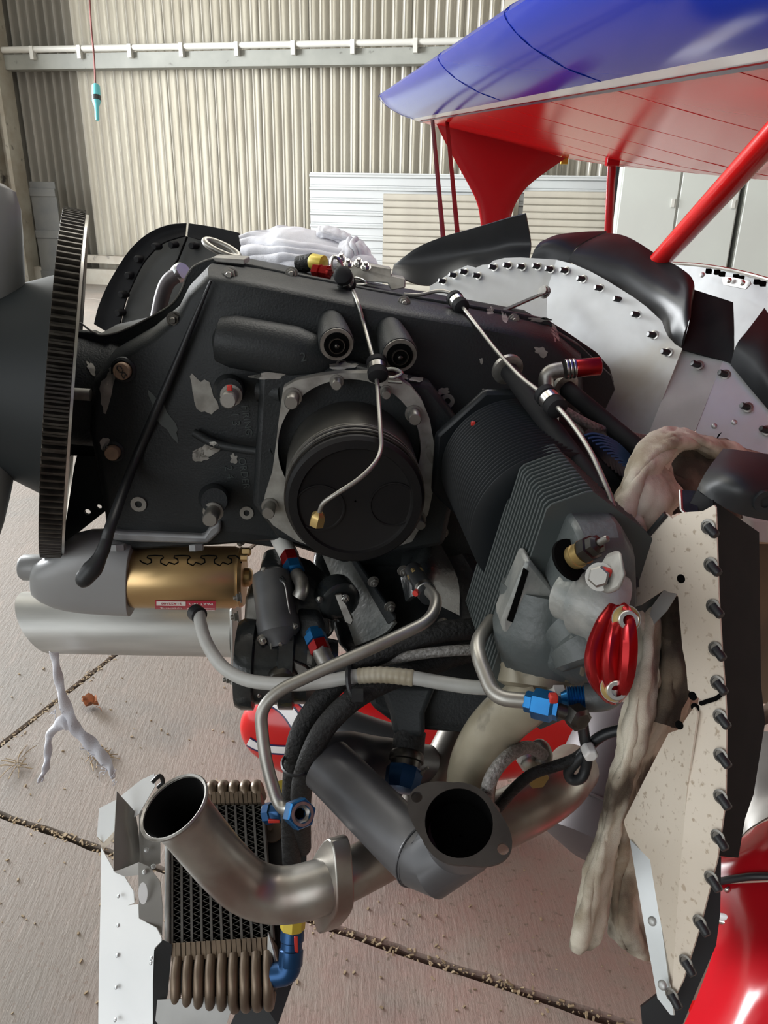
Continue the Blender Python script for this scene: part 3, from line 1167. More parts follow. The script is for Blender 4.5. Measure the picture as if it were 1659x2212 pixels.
build('polished_rim', m, 'steel_bright', gear)

# ================================================================== CRANKCASE
case = thing('engine_crankcase', 'black painted aircraft engine crankcase with chipped paint and an open cylinder bore', 'engine', PY(800, 1160, YC))
outl = [(463, 557), (520, 566), (600, 583), (700, 603), (790, 622), (880, 637), (1000, 656), (1100, 673), (1182, 690), (1232, 722), (1290, 762), (1318, 795), (1327, 825), (1320, 862), (1302, 888),
        (1270, 930), (1190, 1010), (1140, 1150), (1000, 1240), (900, 1215), (620, 1158), (480, 1132), (447, 1160), (238, 1155), (232, 1106), (236, 1010), (206, 988), (152, 985), (152, 716), (200, 717), (214, 723), (236, 722), (270, 712), (330, 682), (372, 655), (392, 625), (402, 598), (416, 577), (440, 564)]
m = M()
m.prism(pY(outl, YC-.006), AY*.014)
build('parting_flange', m, 'case', case, bevel=.002)
m = M()
m.prism(pY([(463, 566), (880, 645), (1182, 700), (1300, 800), (1290, 900), (1150, 1120), (1000, 1220), (620, 1150), (300, 1150), (250, 1010), (170, 960), (170, 740), (300, 710), (400, 640)], YC+.008), AY*.13)
build('far_half', m, 'case', case, bevel=.01)


m = M()
m.tube(sp([PY(x, y, YC-.0065) for x, y in outl[-12:]+outl[:1]], 4), .0011, 6)
build('bare_edge', m, 'bare', case)


def pillow(m, pts, Ya, Yb, inset, n=5):
    """rounded boss: the outline on plane Ya swells to a smaller outline on the nearer plane Yb"""
    a = np.array(pY(pts, Ya))
    c = a.mean(0)
    rings = []
    for k in range(n+1):
        t = k/n*math.pi/2
        s_ = 1-inset*(1-math.cos(t))
        rings.append([c+(p-c)*s_+AY*((Yb-Ya)*math.sin(t)) for p in a])
    m.loft(rings)


m = M()
pillow(m, [(461, 566), (560, 580), (640, 596), (760, 620), (880, 643), (1000, 663), (1100, 682), (1180, 702), (1240, 750), (1245, 850), (1190, 960), (1150, 1100), (1040, 1180), (900, 1190), (760, 1180), (600, 1128), (450, 1140), (250, 1150), (246, 1080), (232, 990), (214, 900), (222, 800), (258, 748), (340, 700), (398, 652), (420, 608)], YC-.006, .783, .085, 6)
build('port_half', m, 'case', case)
m = M()     # nose bearing housing behind the ring gear
m.lathe(rc+UP*.008, UP, [(.062, -.01), (.062, .03), (.066, .036), (.066, .05)], 40)
build('nose_bearing', m, 'case', case)
m = M()     # rear wall of the case and accessory mount web
pillow(m, [(1040, 690), (1180, 700), (1240, 735), (1308, 800), (1316, 830), (1290, 885), (1200, 900), (1100, 860), (1040, 790)], YC-.004, .83, .06, 4)
build('rear_web', m, 'case', case)
SK0 = Skin(case)


def onto(x, y, Yk, lift=0.0):        # point of the case under a pixel, or the given plane where the case is missed
    h, n = SK0.hit(x, y, lift)
    return PY(x, y, Yk) if h is None else h


m = M()     # horizontal gallery bulge
a, b = PY(505, 738, .765), PY(680, 770, .757)
d = nrm(b-a)
m.lathe(a-d*.02, d, [(.006, 0), (.022, .006), (.0255, .02), (.0255, np.linalg.norm(b-a)), (.018, np.linalg.norm(b-a)+.03), (.004, np.linalg.norm(b-a)+.045)], 28)
build('gallery_bulge', m, 'case', case)
for pts_, r_ in (([(560, 845, .758), (610, 848, .75)], .011), ([(420, 935, .778), (470, 960, .768), (560, 975, .755), (590, 972, .745)], .0045)):
    m = M()
    m.tube(sp([PY(*q) for q in pts_], 5), r_, 12)
    build('casting_rib', m, 'case', case)
# tappet bores with their pale rims
for (x0, y0, x1, y1, r) in ((714, 692, 727, 744, 36), (840, 708, 863, 768, 38)):
    p, q = PY(x0, y0, .79), PY(x1, y1, .725)
    d = nrm(q-p)
    r_ = r*.73/1660
    m = M()
    m.lathe(p, d, [(r_*.8, 0), (r_*1.0, np.linalg.norm(q-p)*.6), (r_*1.06, np.linalg.norm(q-p)-.004), (r_*1.02, np.linalg.norm(q-p)-.001)], 28)
    tb = build('tappet_boss', m, 'case', case)
    m = M()
    m.lathe(q-d*.003, d, [(r_*.98, 0), (r_*.98, .004), (r_*.76, .004), (r_*.74, -.0005)], 28, False, False)
    build('bore_rim', m, 'steel', tb)
    m = M()
    m.lathe(q, d, [(r_*.75, .0025), (r_*.75, .0022)], 24)
    build('bore', m, 'dark', tb)
    m = M()
    m.lathe(q, d, [(r_*.48, .003), (r_*.48, .005), (r_*.42, .005), (r_*.42, .003)], 24, False, False)
    m.lathe(q+d*.003, d, [(r_*.14, 0), (r_*.14, .003), (r_*.06, .004)], 12)
    build('tappet', m, 'gear', tb)
# cylinder pad with its bore
pc = PY(755, 972, YD)
pad_px = [(612, 838), (640, 822), (690, 812), (735, 806), (800, 806), (852, 812), (888, 836), (912, 866), (928, 905), (938, 960), (940, 1040), (925, 1110), (890, 1170), (800, 1200), (700, 1190), (640, 1168), (590, 1135), (567, 1106), (572, 1070), (588, 1020), (596, 960), (603, 900)]
hole = circ(pc, AX, Z, .0705, 48)
m = M()
m.holed(pY(pad_px, YD), [hole], AY*.016)
build('cylinder_pad', m, 'bare', case, smooth=30)
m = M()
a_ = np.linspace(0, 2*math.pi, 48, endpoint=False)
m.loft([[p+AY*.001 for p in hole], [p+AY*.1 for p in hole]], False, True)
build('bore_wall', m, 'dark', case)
m = M()
m.prism(pY([(560, 800), (760, 790), (930, 830), (985, 900), (990, 1040), (960, 1180), (760, 1215), (600, 1165), (545, 1090)], YD+.017), AY*.03)
build('pad_base', m, 'case', case, bevel=.006)
for (x, y, r) in ((632, 857, 15), (727, 824, 11), (833, 845, 10), (893, 893, 14), (583, 1092, 14), (905, 1120, 12)):
    put('stud', 'stud', t_stud, 'steel', case, PY(x, y, YD), NF+Z*-.05, r*.75/1660)
# nuts, bolts and plugs
for (x, y, r, Yk, mt) in ((497, 592, 11, YC-.012, 'steel'), (630, 590, 9.5, YC-.012, 'steel'), (873, 653, 9.5, YC-.012, 'steel'), (1110, 690, 8.5, YC-.012, 'steel'), (1018, 925, 12, .70, 'steel'), (1108, 898, 9, .715, 'gear'), (955, 1150, 10, .72, 'steel')):
    put('nut', 'nut', t_nut, mt, case, onto(x, y, Yk), NF, r*.82/1660, rng.uniform(0, 1))
for (x, y, r) in ((267, 799, 18), (246, 975, 16)):
    p = onto(x, y, .80)
    k_ = .80/1660
    m = M()
    m.lathe(p-NF*.002, NF, [(r*1.5*k_, 0), (r*1.45*k_, .003), (r*1.15*k_, .005), (r*1.12*k_, .002)], 28, True, False)
    bb = build('bolt_boss', m, 'case', case)
    m = M()
    m.lathe(p-NF*.001, NF, [(r*k_, 0), (r*k_, .009), (r*.9*k_, .010)], 24)
    build('dowel_plug', m, 'plug_brown', bb)
for (x, y, r, bx, by) in ((494, 842, 30, 500, 853), (461, 1078, 31, 461, 1104)):
    m = M()
    a, b = onto(x, y, .78)+AY*.004, PY(x+2, y+4, .742)
    m.lathe(a, b-a, [(r*1.12*.8/1660, 0), (r*.78/1660, .036), (r*.7/1660, np.linalg.norm(b-a))], 28)
    build('bolt_boss', m, 'case', case)
    put('washer_bolt', 'stud', t_stud, 'steel' if bx == 461 else 'bare', case, PY(bx, by, .742), NF, 17*.77/1660)
for x, y, Yk, hx, hz in ((496, 838, .722, .0026, .003), (1022, 915, .690, .0022, .002), (1110, 680, .848, .0025, .001)):
    m = M()
    m.box(PY(x, y, Yk), AX*hx, AY*.0015, Z*hz)
    build('torque_paint', m, 'red_lacquer', case, bevel=.001)
for (x, y, r, Yk) in ((300, 1088, 18, .762), (533, 1107, 16, .755), (966, 866, 16, .735)):
    put('threaded_insert', 'plug', t_plug, 'bare', case, onto(x, y, Yk), NF, r*.78/1660)
# flat area where the paint has come off: thin lifted flakes' bare patches follow the chips' own outlines


SK = Skin(case)


def chip(x, y, rx, ry, Yk, seed, n=22, rough=.45, slant=0.0, material='bare'):
    r = np.random.default_rng(seed)
    ph = r.uniform(0, 6.28, 6)
    am = r.uniform(.3, 1, 6)
    rings = []
    for f in (1.0, .66, .33, .02):
        ring = []
        for k in range(n):
            a = 2*math.pi*k/n
            q = 1+rough*sum(am[i]*math.sin((i+1)*a+ph[i]) for i in range(6))/3.0
            q = max(q, .25)
            dx, dy = rx*q*math.cos(a)*f, ry*q*math.sin(a)*f
            h, _n = SK.hit(x+dx+dy*slant, y+dy, .0007)
            if h is None or abs(np.dot(h-P(x, y, 1.0), CF)) > 5:
                h = PY(x+dx+dy*slant, y+dy, Yk)
            ring.append(h)
        rings.append(ring)
    m = M()
    m.loft(rings, False, True)
    build('bare_patch', m, material, case, smooth=60)


for i, c in enumerate(((438, 855, 24, 42, .762, .4), (232, 840, 13, 45, .800, -.2), (196, 795, 8, 14, .80, .5), (445, 975, 26, 16, .765, -.6), (505, 990, 8, 10, .755, 0), (430, 985, 16, 14, .764, .3), (575, 812, 34, 8, .748, 0),
                         (870, 812, 12, 9, .735, .6), (900, 820, 14, 6, .733, 0), (740, 790, 30, 9, .728, 0), (930, 985, 7, 16, .735, .3), (1055, 850, 12, 10, .745, .5), (960, 845, 12, 8, .745, .3), (1200, 720, 7, 18, .842, .2),
                         (1165, 690, 22, 5, .852, 0), (1060, 672, 8, 8, .852, 0), (1090, 685, 6, 12, .852, .2), (1170, 760, 14, 10, .838, .5), (225, 960, 10, 14, .81, 0), (925, 960, 6, 8, .735, 0), (1040, 780, 4, 6, .80, 0))):
    chip(*c[:5], seed=30+i, slant=c[5])
chip(352, 900, 18, 44, .80, 91, slant=.5, material='fin')
# starter pad flange (pale edge) along the bottom of the case
m = M()
m.prism(pY([(240, 1147), (262, 1150), (440, 1158), (452, 1140), (476, 1128), (476, 1150), (448, 1176), (300, 1172), (242, 1168)], .775), AY*.09)
build('starter_flange', m, 'grey_edge', case, bevel=.003)
m = M()
m.prism(pY([(470, 1128), (640, 1150), (690, 1180), (600, 1186), (500, 1172), (476, 1150)], .80), AY*.06)
build('front_lower_rail', m, 'case', case, bevel=.004)
put('nut', 'nut', t_nut, 'steel', case, PY(520, 1168, .795), NF-Z*.4, 8*.82/1660)


def letters(txt, x, y, Yk, size, ang, parent, material, d=NF, extr=.0006, up=Z, spacing=1.0):
    """raised lettering: text turned into a mesh, standing on a surface that faces d"""
    cu = bpy.data.curves.new('lettering', 'FONT')
    cu.body = txt
    cu.size = size
    cu.extrude = extr
    cu.align_x = 'CENTER'
    cu.align_y = 'CENTER'
    cu.space_character = spacing
    tmp = bpy.data.objects.new('tmp', cu)
    sc.collection.objects.link(tmp)
    me = bpy.data.meshes.new_from_object(tmp.evaluated_get(bpy.context.evaluated_depsgraph_get()))
    bpy.data.objects.remove(tmp)
    me.materials.clear()
    me.materials.append(K[material])
    o = bpy.data.objects.new('lettering', me)
    pos = PY(x, y, Yk) if Yk is not None else x
    link(o, parent, pos)
    d = nrm(d)
    r = nrm(np.cross(up, d))
    u = np.cross(d, r)
    c, s_ = math.cos(ang), math.sin(ang)
    r2, u2 = r*c+u*s_, u*c-r*s_
    o.rotation_euler = Matrix(tuple(zip(r2, u2, d))).to_euler()
    return o


for (tx, x, y, s_) in (('FIRING', 533, 908, .0105), ('ORDER', 527, 1022, .0108), ('1 3', 508, 905, .012), ('2 4', 495, 1020, .012)):
    h_, n_ = SK.hit(x, y, .0003)
    letters(tx, h_, 0, None, s_, R_(-84), case, 'fin', d=n_*.5+NF*.5)
h_, n_ = SK.hit(655, 772, .0003)
letters('2', h_, 0, None, .012, R_(10), case, 'fin', d=n_)
h_, n_ = SK.hit(268, 799, .0)
letters('CXS', onto(268, 799, .8)+NF*.0102, 0, None, .0075, R_(-60), case, 'case')

# engine mount lug bolt at the rear corner of the case
put('nut', 'hexbolt', t_hexbolt, 'steel', case, PY(1296, 838, .838), NF, 13*.85/1660)
m = M()
m.lathe(PY(1292, 836, .845), NF, [(.017, 0), (.0165, .003)], 28)
build('lug_hole', m, 'dark', case)

# support plate below the ring gear
m = M()
plate = [(166, 985), (205, 986), (240, 1010), (258, 1080), (228, 1104), (180, 1142), (142, 1172), (130, 1176), (128, 1196), (100, 1196), (98, 1165), (128, 1150), (142, 1128), (160, 1010)]
holes = [circ(PY(x, y, .842), AX, Z, r*.85/1660, 14) for x, y, r in ((189, 1106, 7), (214, 1095, 6), (134, 1169, 5))]
m.holed(pY(plate, .842), holes, AY*.004)
tag(build('ring_gear_bracket', m, 'hub', smooth=0), 'thin black plate with small holes just behind the foot of the ring gear', 'bracket')

m = M()
q0, q1 = PY(150, 850, .80), PY(196, 853, .80)
m.cyl(q0, q1, .0063, n=20)
build('nose_pin', m, 'bare', case)
put('nut', 'nut', t_nut, 'gear', case, onto(377, 690, .82), NF, .0055)

# ================================================================== PISTON
pf = P(768, 1086, .70)
pb_ = PY(757, 992, .755)
pd = nrm(pf-pb_)
pl = float(np.linalg.norm(pf-pb_))
t = thing('loose_piston', 'sooty piston sticking out of the open bore of the crankcase', 'piston', pb_)
RP = .0648
m = M()
m.lathe(pb_, pd, [(RP-.004, 0), (RP, .003), (RP, pl-.034), (RP-.0006, pl-.033)], 72, True, False)
build('skirt', m, 'piston', t, smooth=25)
m = M()
pr = [(RP-.0006, pl-.033)]
for k in range(3):
    z0 = pl-.031+k*.0085
    pr += [(RP-.001, z0), (RP-.004, z0+.0003), (RP-.004, z0+.0012), (RP-.001, z0+.0015), (RP-.001, z0+.0052), (RP-.004, z0+.0055), (RP-.004, z0+.0068), (RP-.001, z0+.007)]
pr += [(RP-.0012, pl-.0035), (RP-.004, pl)]
m.lathe(pb_, pd, pr, 72, False, False)
build('ring_land', m, 'carbon', t, smooth=25)
for k in range(3):
    z0 = pl-.031+k*.0085
    m = M()
    m.lathe(pb_, pd, [(RP-.004, z0+.0019), (RP+.0003, z0+.0020), (RP+.0003, z0+.0048), (RP-.004, z0+.0049)], 72, False, False)
    build('piston_ring', m, 'steel' if k < 2 else 'gear', t, smooth=25)
m = M()
m.lathe(pb_, pd, [(RP-.004, pl), (.053, pl+.0004), (.0515, pl-.0025), (.05, pl-.003), (.001, pl-.003)], 72, False, False)
build('crown', m, 'carbon', t, smooth=25)
pu, pv, _ = frame(pd)
m = M()
for (x, y, r) in ((852, 1098, .0225), (690, 1100, .0235)):
    cpt = P(x, y, .70)
    cpt = cpt-pd*(np.dot(cpt-pf, pd)+.0029)
    m.lathe(cpt, pd, [(r, 0), (r, .0012), (r-.0015, .0012), (r-.0022, .0001), (.001, .0001)], 40, False, False)
build('valve_pocket', m, 'carbon', t)
m = M()
m.tube(sp([pb_+pd*.03+pu*RP*.995+pv*.01, pb_+pd*.032+pu*RP*.99-pv*.012], 3), .002, 8)
build('pin_boss_mark', m, 'dark', t)

# ================================================================== INJECTOR LINES


def line(name, label, pts, r, material, cat='pipe', n=10, clips=(), sm=7):
    t = thing(name, label, cat, pts[0])
    m = M()
    c = sp(pts, sm)
    m.tube(c, r, n)
    build('tube', m, material, t)
    return t


def grommet(t, a, b, r, ring=True):
    a, b = np.asarray(a), np.asarray(b)
    d = nrm(b-a)
    L = np.linalg.norm(b-a)
    m = M()
    m.lathe(a, d, [(r*.55, 0), (r*.98, L*.1), (r, L*.3), (r*.8, L*.36), (r*.8, L*.6), (r, L*.66), (r*.95, L*.9), (r*.5, L)], 20)
    g = build('grommet', m, 'rubber_matte', t)
    m = M()
    m.lathe(a+d*L*.34, d, [(r*.82, 0), (r*.92, .0005), (r*.92, L*.26), (r*.82, L*.265)], 20)
    build('clamp_band', m, 'steel_bright', g)


a = line('injector_line', 'thin steel fuel line hanging loose in front of the piston crown', px3([(731, 572, .825)])+[onto(x, y, .80, .0075) for x, y in ((745, 600), (768, 640), (786, 700))]+px3([(801, 755, .735), (811, 795, .722), (817, 860, .70), (822, 930, .675), (823, 968, .665), (810, 1000, .655), (775, 1035, .65), (725, 1068, .65), (698, 1088, .655), (688, 1112, .662)]), .0021, 'tube')
grommet(a, P(813, 775, .725), P(817, 818, .712), .0098)
grommet(a, onto(738, 590, .82, .010), onto(752, 619, .80, .010), .0098)
m = M()
e0, e1 = P(690, 1106, .661), P(682, 1140, .668)
m.lathe(e0, e1-e0, [(.003, 0), (.0062, .003), (.0068, .005), (.0068, .013)], 6)
build('end_nut', m, 'brass', a)
m = M()
m.tube(sp(px3([(832, 798, .715), (852, 797, .715), (868, 806, .715), (852, 815, .715), (840, 815, .715)]), 5), .0016, 8)
m.tube(sp(px3([(838, 824, .715), (868, 826, .715)]), 3), .0016, 8)
build('clip', m, 'steel_bright', a)
b = line('injector_line', 'long thin steel fuel line running back over the case to the rear cylinder', px3([(872, 636, .83), (905, 637, .83), (945, 629, .83), (972, 633, .825), (990, 652, .81), (1020, 690, .78), (1070, 755, .74), (1120, 810, .70), (1165, 846, .67), (1195, 870, .65), (1235, 915, .62), (1275, 975, .59), (1305, 1040, .57), (1322, 1085, .56), (1328, 1125, .555), (1318, 1160, .55)]), .0021, 'tube')
grommet(b, P(978, 640, .82), P(1000, 667, .80), .0088)
grommet(b, P(1172, 846, .668), P(1208, 888, .645), .0098)
m = M()
for k in range(4):
    m.tube(sp(px3([(1192+k*5, 890, .665), (1190+k*5, 905, .665), (1186+k*6, 940, .668), (1182+k*4, 950, .67)]), 4), .0008, 6)
build('spring_clip', m, 'steel', b)
g = line('braided_hose', 'thin grey braided hose curving away above the rear cylinder', px3([(1212, 882, .68), (1250, 905, .69), (1300, 928, .71), (1350, 940, .74), (1420, 952, .78)]), .0042, 'hose_grey', 'hose')

# pushrod tubes of the rear cylinder
for (p, q, r, lab) in (((1098, 800, .735), (1300, 1070, .60), .0088, 'black pushrod tube leaving the case beside the clamped fuel line'), ((1222, 838, .76), (1450, 1030, .66), .0085, 'black pushrod tube just below the rear corner of the case')):
    t = thing('pushrod_tube', lab, 'tube', P(*p))
    m = M()
    a_, b_ = P(*p), P(*q)
    m.cyl(a_, b_, r, n=20)
    build('tube', m, 'rubber_matte', t)
    m = M()
    d = nrm(b_-a_)
    m.lathe(a_-d*.002, d, [(r*1.1, -.004), (r*1.75, -.002), (r*1.75, .002), (r*1.25, .004)], 24)
    build('seat_ring', m, 'steel', t)
m = M()
e0, e1 = P(1192, 800, .735), P(1262, 794, .735)
t = thing('oil_line_stub', 'bare metal elbow with a red protective cap behind the clamped fuel line', 'fitting', e0)
m.tube(bend([P(1180, 850, .735), P(1180, 805, .732), P(1215, 798, .73)], .02), .0075, 16)
build('elbow', m, 'steel', t)
m = M()
d = nrm(P(1262, 794, .73)-P(1215, 798, .73))
q = P(1214, 798, .73)
for k in range(3):
    m.lathe(q+d*(.003+.0035*k), d, [(.009, 0), (.0095, .0006), (.0095, .002), (.009, .0026)], 20)
build('thread', m, 'steel_bright', t)
m = M()
m.lathe(q, d, [(.008, .013), (.0085, .014), (.0085, .036), (.007, .037)], 20)
build('cap', m, 'red_an', t)

# ================================================================== REAR CYLINDER
cb = PY(1118, 1018, YD)
cyl = thing('engine_cylinder', 'finned grey-green engine cylinder still bolted to the rear of the case', 'cylinder', cb)
ba, bb_ = P(1100, 1003, .765), P(1186, 1135, .655)
bd_ = nrm(bb_-ba)
bl_ = float(np.linalg.norm(bb_-ba))
u, v, _ = frame(bd_)
m = M()
m.prism([ba-bd_*.012+(u*math.cos(a)+v*math.sin(a))*.082 for a in np.linspace(0, 2*math.pi, 8, endpoint=False)+.39], bd_*.010)
build('base_flange', m, 'fin_dark', cyl, bevel=.004)
m = M()
m.cyl(ba-bd_*.02, bb_, .058, n=48)
build('barrel', m, 'fin_dark', cyl)


def t_fin(m):
    m.lathe(ZERO, Z, [(.05, 0), (.0685, .0004), (.069, .0008), (.0685, .0012), (.05, .0016)], 64)


NB = 24
for k in range(NB):
    put('barrel_fin', 'barrel_fin', t_fin, 'fin_dark', cyl, ba+bd_*(bl_*k/(NB-1)), bd_)
YH1, YH2 = .617, .497
hp = [(1189, 948), (1175, 950), (1112, 973), (1103, 982), (1005, 1299), (1053, 1364), (1100, 1405), (1245, 1340), (1325, 1140), (1318, 1060), (1286, 1022)]
h3 = [PY(x, y, YH1) for x, y in hp]
hc = sum(h3)/len(h3)
NFIN = 18
for k in range(NFIN):
    f = k/(NFIN-1)
    y = YH1+(YH2-YH1)*f
    out = [hc+(p-hc)*(1-.02*f)+AY*(y-YH1) for p in h3]
    m = M()
    m.prism([p+AY*.0009 for p in out], -AY*.0020)
    build('head_fin', m, 'fin', cyl, bevel=.0006, smooth=0, seg=1)
m = M()
m.loft([[hc+(p-hc)*.86+AY*.006 for p in h3], [hc+(p-hc)*.84+AY*(YH2-YH1) for p in h3]])
build('head_core', m, 'fin_dark', cyl, bevel=.004)


def PYs(l, y):
    return [PY(a, b, y) for a, b in l]


m = M()         # smooth crown of the head with the rocker boxes
top = [(1222, 1103), (1318, 1102), (1345, 1150), (1350, 1250), (1330, 1340), (1290, 1420), (1215, 1445), (1150, 1400), (1180, 1255), (1172, 1230)]
a = PYs(top, .50)
c = sum(a)/len(a)
m.loft([[p+AY*.012 for p in a], a, [c+(p-c)*.98-AY*.022 for p in a], [c+(p-c)*.90-AY*.034 for p in a], [c+(p-c)*.78-AY*.038 for p in a]])
build('head_crown', m, 'head', cyl, bevel=.003)
m = M()         # grey exhaust-side plate
pl_ = [(1138, 1212), (1147, 1215), (1211, 1292), (1168, 1400), (1152, 1402), (1086, 1366), (1084, 1340), (1116, 1262)]
m.prism(PYs(pl_, .486), AY*.026)
build('port_plate', m, 'head_worn', cyl, bevel=.003)
m = M()
m.prism(PYs([(1095, 1340), (1108, 1345), (1142, 1234), (1132, 1228)], .4855), AY*.002)
build('slot', m, 'dark', cyl, smooth=0)
m = M()
m.lathe(PY(1161, 1378, .485), NF, [(.0022, 0), (.0022, .0012)], 14)
build('bolt_hole', m, 'dark', cyl)
m = M()         # lower port body swelling towards the intake flange
m.tube(sp([PY(1180, 1270, .51), PY(1170, 1340, .505), PY(1178, 1400, .505), PY(1185, 1450, .51)], 5), [.034]*5+[.037]*5+[.038]*5+[.035], 28)
build('intake_port', m, 'head', cyl)
m = M()         # rounded rocker box shoulder, bare where the paint has worn
m.tube(sp([PY(1222, 1285, .475), PY(1262, 1300, .462), PY(1300, 1312, .452), PY(1322, 1322, .45)], 5), [.018]*5+[.024]*5+[.026]*5+[.022], 24)
build('rocker_box', m, 'head_worn', cyl)
m = M()
m.tube(sp([PY(1235, 1345, .475), PY(1262, 1385, .462), PY(1280, 1430, .452)], 5), [.022]*5+[.026]*5+[.022], 24)
build('valve_chest', m, 'head', cyl)
for (x, y, r, yy, k, mt) in ((1210, 1421, 13, .468, 'nut', 'gear'),):
    m = M()
    m.lathe(PY(x, y, yy+.012), NF, [(.013, 0), (.0125, .008), (.0085, .009), (.0085, .004)], 24)
    m.lathe(PY(x, y, yy+.006), NF, [(.0083, 0), (.0083, .0045), (.0045, .0045), (.0045, 0)], 16)
    build('plug_boss', m, 'head', cyl)
# spark plug
s0, s1 = P(1240, 1205, .52), P(1316, 1160, .492)
d = nrm(s1-s0)
m = M()
m.lathe(s0-d*.004, d, [(.0155, 0), (.015, .002), (.011, .0022)], 24)
build('plug_well', m, 'dark', cyl)
m = M()
m.lathe(s0, d, [(.0085, 0), (.0085, .004), (.0078, .0045), (.0078, .0095), (.0085, .01), (.0085, .011)], 24)
sp_o = build('spark_plug', m, 'brass', cyl)
m = M()
m.lathe(s0, d, [(.0072, .011), (.0088, .0115), (.0088, .0185), (.0072, .019), (.0068, .024), (.004, .026)], 6)
build('hexagon', m, 'gear', sp_o)
m = M()
m.lathe(s0, d, [(.0024, .025), (.0024, .033), (.0015, .034)], 12)
build('terminal', m, 'steel', sp_o)
# red anodised rocker cover with ridges
rows = []
for (y, xl, xr, dl, dr) in ((1309, 1322, 1350, .470, .452), (1322, 1310, 1362, .468, .446), (1345, 1292, 1368, .466, .440), (1390, 1273, 1370, .462, .435), (1430, 1267, 1368, .460, .433), (1468, 1276, 1362, .460, .434), (1492, 1296, 1350, .462, .440), (1506, 1312, 1336, .466, .45)):
    row = []
    for j, t_ in enumerate(np.linspace(0, 1, 29)):
        rid = .0045*(math.cos(2*math.pi*(t_*2.6-.35)))
        edge = -.012*(1-min(1, t_/.10))**2
        p = P(xl+(xr-xl)*t_, y+6*math.sin(t_*3), dl+(dr-dl)*t_)
        dirn = nrm(P(1250, 1380, .40)-P(1340, 1400, .46))
        row.append(p+dirn*(rid+edge)*(1-abs(y-1408)/140))
    rows.append(row)
R = np.array(rows)
R = np.stack([sp(R[:, j], 5) for j in range(R.shape[1])], axis=1)
m = M()
m.shell(R, .006)
rk = build('rocker_cover', m, 'red_an', cyl, label='red anodised ridged rocker cover')
dv = nrm(P(1385, 1352, .40)-P(1350, 1336, .452))
for (x, y) in ((1352, 1337), (1327, 1486)):
    p = P(x, y, .449)
    put('cover_bolt', 'cap_screw', t_cap, 'steel_bright', cyl, p, dv, .0052)
    m = M()
    m.lathe(p-dv*.002, dv, [(.0078, 0), (.0078, .0035), (.006, .0035)], 24)
    build('bolt_washer', m, 'brass', cyl)
# rocker stud bracket
m = M()
m.prism(px3([(1290, 1232, .470), (1312, 1196, .468), (1340, 1185, .455), (1352, 1240, .445), (1340, 1275, .447), (1310, 1285, .455), (1290, 1272, .465)]), nrm(P(1320, 1240, 1)-P(1320, 1240, .5))*.014)
build('lifting_ear', m, 'bare', cyl, bevel=.003)
put('ear_bolt', 'hexbolt', t_hexbolt, 'steel', cyl, P(1296, 1246, .463), P(1260, 1240, .42)-P(1296, 1246, .463), .0058)
m = M()
m.box(P(1308, 1242, .461), AX*.003, AY*.003, Z*.0045)
build('torque_paint', m, 'red_lacquer', cyl, bevel=.001)

# the second, blue-black bank of fins behind the rag: the far side of the rear cylinder row
fc = P(1330, 985, .68)
t = thing('far_cylinder_head', 'blue-black cooling fins peeping out above the dirty rag', 'cylinder', fc)
for k in range(13):
    arc = [(1262+8.2*k, 940+6.5*k), (1280+8*k, 936+7.2*k), (1305+7.2*k, 941+8*k), (1335+6*k, 958+8*k), (1362+4.5*k, 985+8*k), (1385+4*k, 1020+8*k)]
    D = .655-.0022*k
    g = [[P(x, y, D) for x, y in sp(arc, 5)], [P(x+10, y+34, D+.035) for x, y in sp(arc, 5)]]
    m = M()
    m.shell(np.array(g), .0016)
    build('head_fin', m, 'fin_blue', t, smooth=40)
m = M()
m.prism(px3([(1290, 965, .70), (1390, 1000, .70), (1420, 1120, .69), (1360, 1110, .69)]), CF*.03)
build('head_core', m, 'fin_dark', t)

# ================================================================== STARTER AND AIR INLET
st = thing('starter_motor', 'starter motor with grey nose housing and brass coloured body', 'starter', P(300, 1250, .80))
sa, sb = PY(292, 1246, .795), PY(528, 1247, .795)
sd = nrm(sb-sa)
SL_ = float(np.linalg.norm(sb-sa))
SR = .0355
m = M()
m.lathe(sa, sd, [(SR-.001, -.002), (SR, .001), (SR, SL_-.010), (SR-.0015, SL_-.008), (SR-.0015, SL_-.005), (SR-.0005, SL_-.004), (SR-.003, SL_), (.01, SL_+.001)], 56)
body = build('motor_body', m, 'gold', st)
m = M()
m.lathe(sa, sd, [(.011, SL_), (.011, SL_+.006), (.008, SL_+.009), (.003, SL_+.010)], 24)
build('end_cap', m, 'gold', st)
m = M()
m.lathe(PY(531, 1192, .795), sd, [(.005, -.004), (.005, .004), (.003, .006)], 6)
m.lathe(PY(528, 1205, .775), sd, [(.004, -.004), (.004, .003)], 6)
build('through_bolt', m, 'gold', st)
su, sv, _ = frame(sd)


def on_body(x, y, lift=.0004):
    """point of the motor body under photo pixel (x, y)"""
    r = ray(x, y)
    o = C0-sa
    rd, od = r-sd*np.dot(r, sd), o-sd*np.dot(o, sd)
    A, B, Cq = rd@rd, 2*rd@od, od@od-(SR+lift)**2
    q = B*B-4*A*Cq
    t_ = (-B-math.sqrt(max(q, 0)))/(2*A)
    return C0+r*t_


